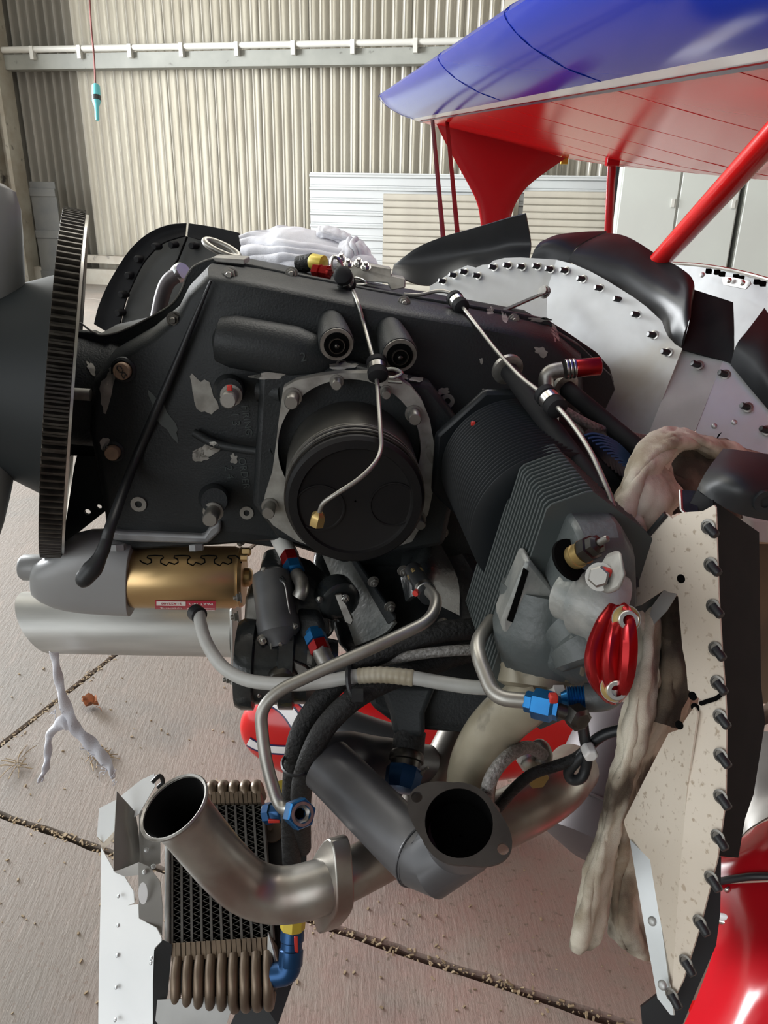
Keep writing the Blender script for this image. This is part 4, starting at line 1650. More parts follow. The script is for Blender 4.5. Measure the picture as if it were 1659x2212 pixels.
m = M()
pz = []
x = 303
pts = [(302, 1208)]
for k in range(4):
    x0 = 305+k*58
    pts += [(x0+2, 1213), (x0+14, 1217), (x0+22, 1213), (x0+21, 1206), (x0+13, 1203), (x0+14, 1199), (x0+30, 1198), (x0+46, 1199), (x0+48, 1203), (x0+42, 1207), (x0+42, 1214), (x0+54, 1220)]
pts = [p for p in pts if p[0] < 522]
m.tube([on_body(a, b+2, .0001) for a, b in pts], .0008, 6)
build('seam', m, 'dark', body)
m = M()
gl = [[on_body(x, y+ (x-335)*.012, .0005) for x in np.linspace(335, 466, 14)] for y in (1297, 1302, 1307, 1312, 1316)]
m.shell(np.array(gl), .0003)
lab = build('label', m, 'label_red', st, label='small red sticker with white print, upside down')
for (x0, x1, y0, y1) in ((338, 401, 1299, 1308), (404, 464, 1313, 1317)):
    m = M()
    m.shell(np.array([[on_body(x, y+(x-335)*.012, .0008) for x in np.linspace(x0, x1, 8)] for y in np.linspace(y0, y1, 4)]), .0002)
    build('print_panel', m, 'label_white', lab)
c1 = on_body(433, 1304.5, .0012)
nn = nrm(c1-sa-sd*np.dot(c1-sa, sd))
letters('PART NO.', c1, 0, None, .0062, math.pi, lab, 'label_white', d=nn, extr=.0001, up=np.cross(nn, sd)*-1 if np.cross(nn, sd)[2] < 0 else np.cross(nn, sd))
c2 = on_body(370, 1304, .0014)
letters('31A22100', c2, 0, None, .0054, math.pi, lab, 'label_red', d=nn, extr=.0001, up=np.cross(nn, sd)*-1 if np.cross(nn, sd)[2] < 0 else np.cross(nn, sd))
c3 = on_body(434, 1316, .0012)
n3 = nrm(c3-sa-sd*np.dot(c3-sa, sd))
letters('TEXTRON', c3, 0, None, .0042, math.pi, lab, 'label_red', d=n3, extr=.0001, up=np.cross(n3, sd)*-1 if np.cross(n3, sd)[2] < 0 else np.cross(n3, sd))
c4 = on_body(370, 1314, .0012)
n4 = nrm(c4-sa-sd*np.dot(c4-sa, sd))
letters('Lycoming', c4, 0, None, .0062, math.pi, lab, 'label_white', d=n4, extr=.0001, up=np.cross(n4, sd)*-1 if np.cross(n4, sd)[2] < 0 else np.cross(n4, sd))
# grey nose housing: sections across the axis, from the gear end back to the body
m = M()
rings = []
for (x, yt, yb, th) in ((78, 1207, 1272, .020), (84, 1202, 1277, .026), (104, 1196, 1289, .031), (130, 1180, 1300, .034), (158, 1160, 1307, .036), (190, 1152, 1312, .0365), (240, 1150, 1316, .0365), (290, 1168, 1318, .0362)):
    p, q = PY(x, yt, .795), PY(x, yb, .795)
    c, h = (p+q)/2, (q-p)/2
    rings.append([c+h*abs(math.cos(t_))**.7*np.sign(math.cos(t_))+AY*th*abs(math.sin(t_))**.7*np.sign(math.sin(t_)) for t_ in np.linspace(0, 2*math.pi, 32, endpoint=False)])
m.loft(rings)
build('nose_housing', m, 'grey', st, bevel=.0015)
m = M()
a = PY(86, 1226, .79)
m.lathe(a, -sd, [(.0145, -.01), (.0145, .017), (.012, .0205), (.004, .021)], 28)
build('pinion_boss', m, 'grey', st)
for x in (255, 424):
    m = M()
    m.cyl(PY(x, 1176, .765), PY(x+1, 1189, .763), .008, n=6)
    build('mounting_nut', m, 'grey_edge', st)

# strap across the front of the engine
m = M()
SK = Skin(case)
c = sp([SK.hit(x, y, .007)[0] for x, y in ((456, 606), (420, 690), (385, 775), (340, 880), (290, 1000))]+px3([(243, 1125, .748), (230, 1165, .744), (222, 1190, .741), (205, 1222, .739), (180, 1252, .738), (167, 1263, .738)]), 5)
rad = np.interp(np.linspace(0, 1, len(c)), [0, .1, .3, .6, .74, .82, .9, .97, 1], [.0012, .0028, .0045, .0058, .0066, .0095, .0085, .0055, .001])
m.tube(c, rad, 14)
tag(build('rubber_strap', m, 'rubber', None), 'long tapering black rubber strap lying diagonally over the case and starter', 'strap')

tb = thing('air_inlet_tube', 'wide brushed aluminium tube with a slanted open end under the starter', 'tube', P(300, 1350, .87))
A0, A1 = PY(105, 1345, .868), PY(505, 1354, .868)
ad = nrm(A1-A0)
au, av, _ = frame(ad)
if av[2] < 0:
    au, av = -au, -av
AR = .0385
rings = []
AL = float(np.linalg.norm(A1-A0))
for k, f in enumerate(np.linspace(0, 1, 10)):
    rg = []
    for a in np.linspace(0, 2*math.pi, 56, endpoint=False):
        o = au*math.cos(a)*AR+av*math.sin(a)*AR
        sh = -.021*math.sin(a)-.012
        rg.append(A0+o+ad*(sh*(1-f)+AL*f))
    rings.append(rg)
inn = [[A0+(p-A0-ad*np.dot(p-A0, ad))*.955+ad*np.dot(p-A0, ad) for p in rg] for rg in rings]
m = M()
m.loft(rings+inn[::-1]+[rings[0]], False, False)
build('tube', m, 'alu_tube', tb)
m = M()
fcen = A1+ad*.001
cs = [(-1, -1), (1, -1), (1, 1), (-1, 1)]
pp = []
for (i, j) in cs:
    pp.append(fcen+au*i*.041+av*j*.047)
m.prism(pp, ad*.004)
build('end_flange', m, 'alu_matte', tb, bevel=.003)
for (x, y) in ((514, 1332), (520, 1290), (497, 1466)):
    put('nut', 'nut', t_nut, 'steel', tb, P(x, y, .815), -sd+NF*.3, .0042)
m = M()
m.prism(px3([(492, 1458, .81), (520, 1440, .81), (530, 1462, .81), (518, 1482, .81), (498, 1480, .81)]), ad*.012)
build('lug', m, 'steel', tb, bevel=.002)

# ================================================================== FUEL SERVO
fs = thing('fuel_servo', 'dark cast fuel servo with bolts and lockwire behind the inlet tube', 'servo', P(620, 1350, .80))
m = M()
a, b = P(585, 1240, .80), P(606, 1385, .775)
d = nrm(b-a)
m.lathe(a, d, [(.012, -.004), (.019, 0), (.0205, .01), (.0205, .045), (.022, .05), (.022, .062), (.015, .07), (.012, .078)], 32)
build('regulator', m, 'servo_grey', fs)
m = M()
m.prism(px3([(558, 1228, .812), (590, 1222, .812), (668, 1250, .812), (712, 1290, .812), (725, 1370, .80), (690, 1400, .79), (640, 1395, .79), (610, 1380, .79), (560, 1300, .80)]), AY*.05)
build('servo_body', m, 'case_gloss', fs, bevel=.006)
m = M()
m.lathe(P(615, 1435, .80), ad, [(.030, -.050), (.044, -.048), (.047, -.042), (.047, -.030), (.041, -.028), (.041, -.006), (.046, -.004), (.046, .010), (.040, .012), (.040, .024), (.030, .034), (.026, .055)], 40)
build('throttle_housing', m, 'case_gloss', fs)
m = M()
m.prism(px3([(530, 1290, .80), (585, 1270, .79), (560, 1380, .78), (545, 1440, .79), (520, 1450, .80)]), AY*.03)
build('mount_face', m, 'gear', fs, bevel=.004)
m = M()
m.prism(px3([(640, 1330, .785), (690, 1335, .78), (705, 1375, .775), (690, 1410, .775), (650, 1395, .775)]), AY*.02)
build('outlet_boss', m, 'case', fs, bevel=.004)
for (x, y, r) in ((568, 1380, 11), (607, 1383, 11), (637, 1352, 6), (745, 1292, 9), (690, 1295, 7), (570, 1230, 6), (655, 1470, 9), (560, 1500, 6)):
    put('nut', 'nut', t_nut, 'steel_bright', fs, P(x, y, .768 if y > 1300 else .785), NF-Z*.1, r*.77/1660*.8, rng.uniform(0, 1))
m = M()
m.prism(px3([(575, 1420, .765), (600, 1412, .762), (660, 1440, .758), (690, 1470, .758), (676, 1482, .758), (640, 1462, .76), (590, 1448, .764)]), AY*.006)
build('throttle_lever', m, 'gear', fs, bevel=.001)
m = M()
m.lathe(P(612, 1470, .765), NF-Z*.3, [(.016, -.012), (.018, 0), (.016, .004), (.010, .005), (.009, .010), (.004, .011)], 24)
build('idle_knob', m, 'gear', fs)
m = M()
m.lathe(P(735, 1300, .80), NF+UA*.4, [(.022, -.02), (.022, 0), (.018, .003), (.012, .003)], 32)
build('side_cover', m, 'case_gloss', fs)
m = M()
m.prism(px3([(722, 1285, .785), (738, 1282, .782), (764, 1340, .78), (758, 1352, .78), (745, 1345, .782)]), AY*.004)
build('mixture_arm', m, 'gear', fs, bevel=.001)
m = M()
m.tube(sp(px3([(598, 1245, .785), (615, 1262, .775), (622, 1300, .772), (630, 1340, .768), (637, 1352, .765)]), 5), .0009, 6)
m.tube(sp(px3([(588, 1362, .765), (586, 1400, .765), (588, 1440, .77), (578, 1462, .775)]), 5), .0009, 6)
m.tube(sp(px3([(540, 1448, .775), (560, 1440, .77), (588, 1415, .765)]), 5), .0007, 6)
build('lockwire', m, 'steel', fs)
m = M()
m.tube(sp(px3([(594, 1238, .79), (606, 1252, .78), (616, 1258, .778), (606, 1244, .785)]), 5), .002, 8)
build('wire_loop', m, 'rubber', fs)


def an_fitting(t, p, q, r, cols=('red_an', 'blue_an')):
    d = nrm(q-p)
    L = float(np.linalg.norm(q-p))
    m = M()
    m.lathe(p, d, [(r*.8, 0), (r, L*.04), (r, L*.42), (r*.8, L*.46)], 6)
    build('swivel_nut', m, cols[0], t)
    m = M()
    m.lathe(p, d, [(r*.75, L*.44), (r*1.05, L*.48), (r*1.05, L*.8), (r*.8, L*.84), (r*.75, L)], 6)
    build('adapter_nut', m, cols[1], t)


fl = thing('fuel_hose', 'white sleeved fuel hose with red and blue end fittings below the bore', 'hose', P(620, 1190, .84))
m = M()
m.tube(sp(px3([(592, 1140, .90), (605, 1165, .87), (618, 1188, .845), (626, 1203, .83)]), 6), .0105, 16)
build('sleeve', m, 'skin_white', fl)
an_fitting(fl, P(624, 1198, .83), P(640, 1245, .80), .0102)
m = M()
m.tube(sp(px3([(640, 1240, .80), (650, 1256, .79), (652, 1275, .785), (645, 1290, .785)]), 6), .0075, 16)
build('elbow', m, 'steel', fl)
fl2 = thing('fuel_hose', 'short fuel hose with blue and red fittings at the bottom of the servo', 'hose', P(690, 1400, .76))
an_fitting(fl2, P(695, 1412, .745), P(676, 1362, .765), .0105)
m = M()
m.tube(sp(px3([(692, 1405, .747), (702, 1425, .742), (712, 1442, .74), (735, 1465, .75)]), 6), .009, 16)
build('elbow', m, 'steel', fl2)

# ================================================================== SUMP
su_t = thing('oil_sump', 'glossy black oil sump with a bolted flange below the open bore', 'sump', P(880, 1500, .84))
m = M()
m.prism(px3([(668, 1210, .90), (720, 1170, .90), (1000, 1160, .88), (1090, 1300, .83), (1100, 1440, .80), (1000, 1500, .80), (800, 1480, .81), (730, 1400, .83)]), AY*.12)
build('upper_sump', m, 'case_gloss', su_t, bevel=.012, seg=3)
m = M()
g = gpx([[(690, 1180, .90), (720, 1250, .88), (740, 1330, .86), (760, 1400, .84)], [(730, 1178, .885), (765, 1250, .855), (800, 1310, .83), (830, 1370, .81)], [(760, 1190, .88), (795, 1245, .85), (830, 1300, .822), (855, 1345, .80)]], 5, 5)
m.shell(g, .004)
build('inlet_face', m, 'head_worn', su_t)
m = M()
m.prism(px3([(752, 1206, .845), (772, 1210, .84), (858, 1338, .79), (838, 1352, .795)]), AY*.012)
build('flange', m, 'case', su_t, bevel=.002)
m = M()
g = gpx([[(872, 1195, .85), (868, 1240, .83), (880, 1300, .81)], [(920, 1180, .83), (915, 1235, .80), (905, 1290, .79)], [(940, 1160, .85), (985, 1250, .83), (990, 1330, .82)]], 5, 5)
m.shell(g, .004)
build('web', m, 'case_gloss', su_t)
for (x, y) in ((806, 1256), (842, 1310), (955, 1345), (870, 1232)):
    put('nut', 'nut', t_nut, 'steel', su_t, P(x, y, .80), NF+UA*.3, .0042)
m = M()
m.prism(px3([(780, 1478, .76), (1000, 1470, .74), (1100, 1465, .74), (1110, 1590, .74), (1000, 1584, .73), (868, 1582, .74), (796, 1530, .75)]), AY*.12)
build('lower_sump', m, 'case', su_t, bevel=.010, seg=3)
m = M()
m.loft([px3([(815, 1478, .745), (945, 1478, .72), (940, 1480, .80), (820, 1480, .82)]), px3([(842, 1540, .735), (918, 1540, .715), (915, 1542, .78), (845, 1542, .80)]), px3([(850, 1590, .725), (918, 1592, .71), (915, 1592, .76), (853, 1592, .77)])])
build('drain_leg', m, 'case', su_t, bevel=.006)
dr = thing('drain_hose_fitting', 'short black drain hose with a dark blue cap under the sump', 'fitting', P(885, 1640, .72))
m = M()
m.cyl(P(886, 1580, .735), P(880, 1632, .725), .0152, n=28)
build('hose', m, 'hose', dr)
m = M()
q0, q1 = P(880, 1626, .725), P(874, 1668, .715)
d = nrm(q1-q0)
m.lathe(q0, d, [(.015, 0), (.0165, .002), (.0165, .008), (.0145, .009), (.0145, .02)], 24)
build('collar', m, 'gear', dr)
m = M()
q0, q1 = P(875, 1660, .716), P(866, 1706, .705)
d = nrm(q1-q0)
m.lathe(q0, d, [(.0165, 0), (.0175, .002), (.0165, .014), (.014, .02), (.006, .022)], 8)
build('cap', m, 'blue_an_dark', dr)
m = M()
for k in range(5):
    m.tube([P(898+k*5, 1678-k*4, .712), P(906+k*3, 1686-k*6, .71), P(901+k*6, 1670-k*3, .708)], .0012, 6)
build('wire_end', m, 'steel', dr)

# ================================================================== HOSES, CABLES AND BENT TUBES
cc = thing('starter_cable', 'thick grey sleeved cable looping from the starter to the rear', 'cable', P(432, 1330, .77))
pts = px3([(430, 1322, .775), (433, 1345, .765), (446, 1388, .745), (476, 1435, .725), (515, 1462, .712), (560, 1474, .70), (640, 1478, .69), (705, 1472, .685), (760, 1462, .68), (820, 1458, .675), (890, 1464, .67), (960, 1476, .665), (1030, 1485, .66), (1095, 1484, .66)])
m = M()
m.tube(sp(pts, 8), .0062, 16)
build('sleeve', m, 'cable_grey', cc)
m = M()
tp = sp(px3([(775, 1461, .679), (800, 1458.5, .677), (830, 1458, .675), (862, 1461, .672), (893, 1465, .67)]), 8)
m.tube(tp, [.0072+.0003*math.sin(k*1.9) for k in range(len(tp))], 18)
build('tape_wrap', m, 'tape', cc)
m = M()
m.cyl(P(421, 1322, .778), P(431, 1330, .77), .0085, n=18)
build('boot', m, 'rubber', cc)


def bent(name, label, pts, r, material, cat='tube', rad=.02):
    t = thing(name, label, cat, pts[0])
    m = M()
    m.tube(bend(pts, rad), r, 18)
    build('tube', m, material, t)
    return t


A = bent('bent_metal_tube', 'bent bare metal tube with an open blue nut at its lower end', px3([(918, 1268, .715), (946, 1296, .685), (930, 1340, .665), (820, 1393, .65), (690, 1450, .645), (600, 1492, .64), (562, 1535, .638), (572, 1640, .635), (604, 1748, .632), (648, 1757, .612)]), .0053, 'tube', rad=.022)
m = M()
h0, h1 = P(893, 1232, .76), P(926, 1288, .705)
m.cyl(h0, h1, .0088, n=20)
hs = build('rubber_sleeve', m, 'rubber', A)
d = nrm(h1-h0)
L = float(np.linalg.norm(h1-h0))
for f, mt in ((.2, 'brass'), (.72, 'steel_bright')):
    m = M()
    m.lathe(h0+d*L*f, d, [(.0088, 0), (.0096, .0004), (.0096, .007), (.0088, .0075)], 6 if mt == 'brass' else 24)
    build('hose_clamp', m, mt, A)
m = M()
m.lathe(P(905, 1275, .715), NF-AX*.6, [(.003, 0), (.003, .008)], 8)
build('clamp_screw', m, 'red_lacquer', A)
nd = nrm(P(672, 1762, .585)-P(642, 1756, .613))
q = P(640, 1756, .615)
m = M()
m.lathe(q, nd, [(.0085, -.002), (.0118, 0), (.0122, .002), (.0122, .013), (.0112, .015), (.0078, .015), (.0072, .008), (.0045, .008), (.0042, -.001)], 6)
nb = build('flare_nut', m, 'blue_an', A, smooth=20)
m = M()
m.lathe(q, nd, [(.0092, .0152), (.0092, .0156), (.0070, .0156), (.0070, .012), (.0045, .010), (.0042, .004)], 28, False, False)
build('flare', m, 'steel', nb)
m = M()
m.lathe(q, nd, [(.0044, .0075), (.0044, .0078)], 20)
build('bore', m, 'dark', nb)

B = bent('bent_metal_tube', 'bent bare metal tube joined to the fitting under the red cover by a blue nut', px3([(1062, 1340, .62), (1024, 1395, .575), (1068, 1508, .545), (1140, 1514, .54)]), .0056, 'tube', rad=.018)
q0, q1 = P(1134, 1514, .541), P(1202, 1530, .532)
d = nrm(q1-q0)
m = M()
m.lathe(q0, d, [(.0068, 0), (.0075, .001), (.0075, .005), (.0105, .006), (.0108, .008), (.0108, .019), (.0085, .021), (.0085, .024)], 6, True, True)
build('union_nut', m, 'blue_an', B, smooth=20)
m = M()
m.tube(bend(px3([(1198, 1530, .533), (1222, 1540, .532), (1248, 1550, .53)]), .01), .0052, 16)
build('tail', m, 'gear', B)
m = M()
m.lathe(P(1242, 1545, .531), nrm(P(1262, 1562, .522)-P(1242, 1545, .531)), [(.006, -.003), (.0088, -.002), (.0088, .007), (.006, .009)], 6)
build('tail_nut', m, 'gear', B)
m = M()
m.box(P(1195, 1508, .527), AX*.003, AY*.003, Z*.003)
build('torque_paint', m, 'red_lacquer', B, bevel=.001)
tf = thing('threaded_elbow', 'blue threaded adapter screwed into a grey elbow under the red cover', 'fitting', P(1240, 1510, .57))
q0, q1 = P(1212, 1508, .548), P(1268, 1506, .545)
d = nrm(q1-q0)
m = M()
pr = [(.004, 0), (.006, .004)]
for k in range(7):
    pr += [(.0085, .0045+k*.0019), (.0072, .0055+k*.0019)]
pr += [(.0085, .0185)]
m.lathe(q0, d, pr, 24)
build('adapter', m, 'blue_an', tf, smooth=20)
m = M()
m.tube(sp(px3([(1264, 1507, .545), (1290, 1506, .543), (1312, 1500, .542), (1330, 1478, .54)]), 6), .0102, 20)
build('elbow', m, 'head', tf)
m = M()
m.lathe(P(1203, 1492, .565), nrm(NF-Z*.3), [(.0075, 0), (.0075, .008), (.005, .009)], 6)
build('plug', m, 'label_white', tf)


def hose(label, pts, r, material='hose', name='braided_hose', n=16):
    t = thing(name, label, 'hose', pts[0])
    m = M()
    m.tube(sp(pts, 8), r, n)
    build('hose', m, material, t)
    return t


ha = hose('black braided hose, the outer of the pair dropping to the oil cooler', px3([(1100, 1352, .72), (1030, 1358, .71), (950, 1366, .70), (860, 1395, .70), (770, 1440, .70), (705, 1500, .70), (660, 1560, .70), (639, 1620, .70), (632, 1700, .72), (628, 1780, .76), (630, 1860, .80)]), .0098)
hb = hose('black braided hose, the inner of the pair crossing under the tape-wrapped cable', px3([(1100, 1395, .74), (1000, 1412, .72), (900, 1448, .70), (820, 1478, .685), (752, 1520, .675), (700, 1575, .675), (668, 1640, .68), (652, 1700, .70), (650, 1760, .74), (652, 1830, .80)]), .0098)
hose('thin grey hose running back beside the sump above the taped cable', px3([(760, 1448, .735), (850, 1424, .70), (930, 1410, .685), (1010, 1404, .68), (1100, 1400, .69)]), .0048, 'hose_grey', 'grey_hose')
m = M()
m.tube(sp([*px3([(758, 1434, .70), (752, 1450, .672), (753, 1480, .668), (760, 1500, .668), (764, 1506, .672)])], 6), .0024, 8)
m.box(P(772, 1502, .664), AX*.005, AY*.004, Z*.004)
tag(build('cable_tie', m, 'rubber'), 'black cable tie around the grey cable and the braided hoses', 'tie')
m = M()
cz, uz, vz = P(642, 1648, .69), *frame(P(640, 1700, .70)-P(642, 1600, .69))[:2]
m.tube([cz+uz*.021*math.cos(a)+vz*.0135*math.sin(a) for a in np.linspace(0, 2*math.pi, 25)], .0015, 6)
tag(build('cable_tie', m, 'rubber'), 'black cable tie holding the two hoses together above the oil cooler', 'tie')

# ================================================================== EXHAUST AND INTAKE PIPES
ib = thing('intake_pipe', 'heat-stained beige intake elbow below the finned cylinder', 'pipe', P(1100, 1560, .62))
m = M()
c = sp(px3([(1188, 1470, .575), (1140, 1510, .595), (1090, 1550, .61), (1050, 1600, .62), (1024, 1660, .63), (1016, 1720, .64), (1020, 1770, .66)]), 7)
m.tube(c, np.interp(np.linspace(0, 1, len(c)), [0, .2, .6, 1], [.019, .0205, .0212, .0195]), 32)
build('pipe', m, 'beige', ib)
m = M()
c2 = px3([(1085, 1392, .60), (1130, 1380, .585), (1250, 1405, .55), (1275, 1440, .55), (1265, 1478, .552), (1200, 1487, .565), (1130, 1466, .585), (1095, 1440, .60)])
m.prism([p-Z*0+AY*0 for p in c2], AY*.05)
build('flange', m, 'beige', ib, bevel=.006)
m = M()
cn = P(1185, 1440, .59)
m.tube(sp(px3([(1165, 1420, .60), (1168, 1450, .595), (1165, 1490, .592)]), 5), [.034]*5+[.033]*5+[.027], 32)
build('collar', m, 'beige', ib)

ex = thing('exhaust_pipe', 'bare stainless exhaust pipe with a flared open end in front of the oil cooler', 'pipe', P(480, 1860, .66))
pth = px3([(376, 1742, .618), (402, 1772, .627), (446, 1826, .641), (490, 1876, .652), (535, 1915, .660), (588, 1932, .664), (640, 1930, .664), (700, 1914, .662), (722, 1906, .663)])
c = sp(pth, 8)
m = M()
rad = np.interp(np.linspace(0, 1, len(c)), [0, .03, .07, .13, 1], [.0292, .0272, .0250, .0238, .0228])
m.tube(c, rad, 40, hollow=.0016)
build('pipe', m, 'exh', ex)
e0 = c[0]
ed = nrm(c[0]-c[3])
m = M()
m.lathe(e0-ed*.001, ed, [(.0278, -.002), (.0300, -.001), (.0306, .001), (.0296, .0025), (.0278, .0015)], 48, False, False)
build('flared_lip', m, 'steel', ex)
m = M()
k_ = 22
m.tube(c[:k_], rad[:k_]-.0021, 36, cap=False)
m.lathe(c[k_-1], c[k_-1]-c[k_-2], [(rad[k_]-.002, 0), (.001, .0005)], 30, False, False)
build('soot', m, 'dark', ex)
fd = nrm(P(735, 1902, .668)-P(680, 1918, .656))
fu = nrm(Z-fd*Z[2]*0-fd*np.dot(Z, fd))
fv = np.cross(fd, fu)
fcn = P(698, 1916, .659)
fpl = []
for a in np.linspace(0, 2*math.pi, 28, endpoint=False):
    ca, sa_ = math.cos(a), math.sin(a)
    rr_ = .0262+.023*abs(ca)**3
    fpl.append(fcn+fu*ca*rr_+fv*sa_*.0268)
m = M()
m.prism(fpl, fd*.0165)
build('flange', m, 'exh', ex, bevel=.0015)
m = M()
c = sp(px3([(706, 1911, .662), (760, 1886, .67), (830, 1850, .69), (900, 1815, .71), (980, 1785, .73), (1060, 1765, .74)]), 7)
m.tube(c, .0215, 32)
build('tail_pipe', m, 'exh', ex)

eb = thing('exhaust_elbow', 'dark grey coated exhaust pipe ending in an open two-bolt flange', 'pipe', P(820, 1780, .63))
pth = px3([(706, 1652, .69), (735, 1680, .68), (800, 1745, .655), (870, 1815, .628), (915, 1856, .608)])
m = M()
m.tube(sp(pth, 5), .0248, 40, cap=True)
build('pipe', m, 'exh_black', eb)
oc = P(991, 1776, .560)
on = nrm(P(965, 1735, .50)-oc+UW*.02)
m = M()
pth = np.array(px3([(905, 1848, .612), (932, 1866, .602)])+[oc-on*.046, oc-on*.026, oc-on*.010])
m.tube(pth, [.0248, .0256, .0266, .0268, .0268], 40, hollow=.0016)
build('mitred_elbow', m, 'exh_black', eb, smooth=25)
for k in (1,):
    m = M()
    u, v, d_ = frame(pth[1]-pth[0])
    m.tube([pth[0]+(u*math.cos(a)+v*math.sin(a))*.0252 for a in np.linspace(0, 2*math.pi, 40)], .0009, 6)
    build('weld', m, 'exh_black', eb)
ou = nrm(P(1080, 1838, .56)-P(915, 1712, .562))
ou = nrm(ou-on*np.dot(ou, on))
ov = np.cross(on, ou)
hr = .0262
outl_ = []
for a in np.linspace(0, 2*math.pi, 48, endpoint=False):
    ca, sa_ = math.cos(a), math.sin(a)
    outl_.append(oc+ou*(hr+.003)*ca+ov*(hr+.003)*sa_ + ou*np.sign(ca)*max(0, abs(ca)-.62)*.032)
m = M()
eh = [circ(oc+ou*s_*.0358, ou, ov, .0042, 16) for s_ in (-1, 1)]
m.holed(outl_, [circ(oc, ou, ov, hr-.0015, 40)]+eh, -on*.004)
build('flange', m, 'soot_flange', eb, smooth=0)
m = M()
m.lathe(oc-on*.001, -on, [(hr-.0016, 0), (hr-.002, .03), (.001, .031)], 40, False, False)
build('soot', m, 'dark', eb)
m = M()
m.lathe(oc-on*.004, -on, [(hr+.0012, 0), (hr+.0012, .014), (hr+.0008, .032)], 40, False, False)
build('neck', m, 'exh_black', eb)

eg = thing('exhaust_crossover', 'grey exhaust crossover pipe passing under the sump', 'pipe', P(820, 1640, .74))
m = M()
c = sp(px3([(700, 1660, .70), (722, 1645, .71), (752, 1638, .725), (800, 1645, .75), (880, 1655, .78), (980, 1672, .82)]), 6)
m.tube(c, .0248, 32)
build('pipe', m, 'exh_black', eg)
m = M()
c = sp(px3([(700, 1560, .88), (770, 1590, .87), (860, 1620, .86)]), 6)
m.tube(c, .026, 28)
build('branch', m, 'exh_black', eg)
m = M()
c = sp(px3([(985, 1600, .82), (960, 1650, .80), (935, 1700, .785), (900, 1760, .77)]), 6)
m.tube(c, .022, 28)
build('downpipe', m, 'exh', eg)
er = thing('rear_exhaust_pipe', 'soot-darkened exhaust pipe running back below the braided cables', 'pipe', P(1140, 1740, .74))
m = M()
c = sp(px3([(1040, 1790, .72), (1090, 1768, .73), (1150, 1738, .745), (1205, 1700, .76), (1240, 1660, .80)]), 6)
m.tube(c, .0262, 32)
build('pipe', m, 'exh', er)
mu = thing('exhaust_muffler', 'large dull purple-grey muffler partly hidden by the dirty rag', 'muffler', P(1290, 1680, .92))
m = M()
a, b = P(1372, 1548, .98), P(1262, 1850, .90)
d = nrm(b-a)
L = float(np.linalg.norm(b-a))
m.lathe(a, d, [(.02, 0), (.05, .006), (.062, .03), (.065, .06), (.067, L*.5), (.065, L-.05), (.056, L-.012), (.02, L)], 48)
build('shell', m, 'muffler', mu)
m = M()
m.lathe(a, d, [(.066, L*.70), (.068, L*.705), (.068, L*.715), (.066, L*.72)], 48, False, False)
build('band', m, 'muffler', mu)

# braided leads tied together beside the muffler
w1 = hose('shiny braided lead looping down beside the beige intake elbow', px3([(1172, 1630, .64), (1140, 1614, .615), (1100, 1632, .59), (1070, 1665, .58), (1054, 1700, .58), (1052, 1735, .60), (1066, 1752, .63)]), .0052, 'hose_grey', 'braided_lead')
w2 = hose('black braided lead crossing above the rear exhaust pipe to a white tie', px3([(1075, 1745, .66), (1110, 1705, .65), (1150, 1672, .645), (1200, 1655, .645), (1240, 1640, .64), (1265, 1622, .64)]), .0048, 'hose', 'braided_lead')
w3 = hose('black rubber lead curling into a loop below the white tie', px3([(1345, 1575, .62), (1310, 1585, .625), (1285, 1600, .63), (1268, 1620, .635), (1240, 1650, .64), (1228, 1668, .645), (1236, 1684, .645), (1256, 1680, .64), (1266, 1655, .638), (1268, 1625, .632), (1262, 1590, .625), (1258, 1560, .605)]), .0046, 'rubber', 'rubber_lead')
m = M()
m.lathe(P(1272, 1621, .623), NF, [(.0065, -.004), (.0065, .006), (.005, .008)], 6)
tag(build('white_tie', m, 'label_white', bevel=.001), 'small off-white tie block clamping the black leads together', 'tie')
un = thing('union_elbow', 'steel union nut and elbow above the black braided lead', 'fitting', P(1155, 1645, .68))
m = M()
m.lathe(P(1142, 1640, .69), nrm(P(1170, 1660, .665)-P(1142, 1640, .69)), [(.009, -.004), (.0115, -.002), (.0115, .008), (.008, .01)], 6)
build('nut', m, 'steel_bright', un)
m = M()
m.tube(sp(px3([(1152, 1622, .685), (1168, 1612, .68), (1178, 1632, .675), (1170, 1652, .672)]), 6), .0065, 14)
build('elbow', m, 'steel', un)
m = M()
m.lathe(P(1156, 1672, .69), nrm(P(1166, 1688, .68)-P(1156, 1672, .69)), [(.010, 0), (.011, .002), (.010, .008)], 6)
build('lock_nut', m, 'brass', un)

# ================================================================== OIL COOLER
oc_t = thing('oil_cooler', 'ribbed oil cooler with a zigzag-finned core behind the flared exhaust pipe', 'cooler', P(480, 1900, .78))
TL, TR, BL, BR = P(372, 1742, .86), P(566, 1738, .86), P(372, 2040, .775), P(588, 2026, .765)
cn_ = nrm(np.cross(TR-TL, BL-TL))
if np.dot(cn_, C0-TL) < 0:
    cn_ = -cn_


def cq(u, v, w=0.0):
    return TL*(1-u)*(1-v)+TR*u*(1-v)+BL*(1-u)*v+BR*u*v+cn_*w


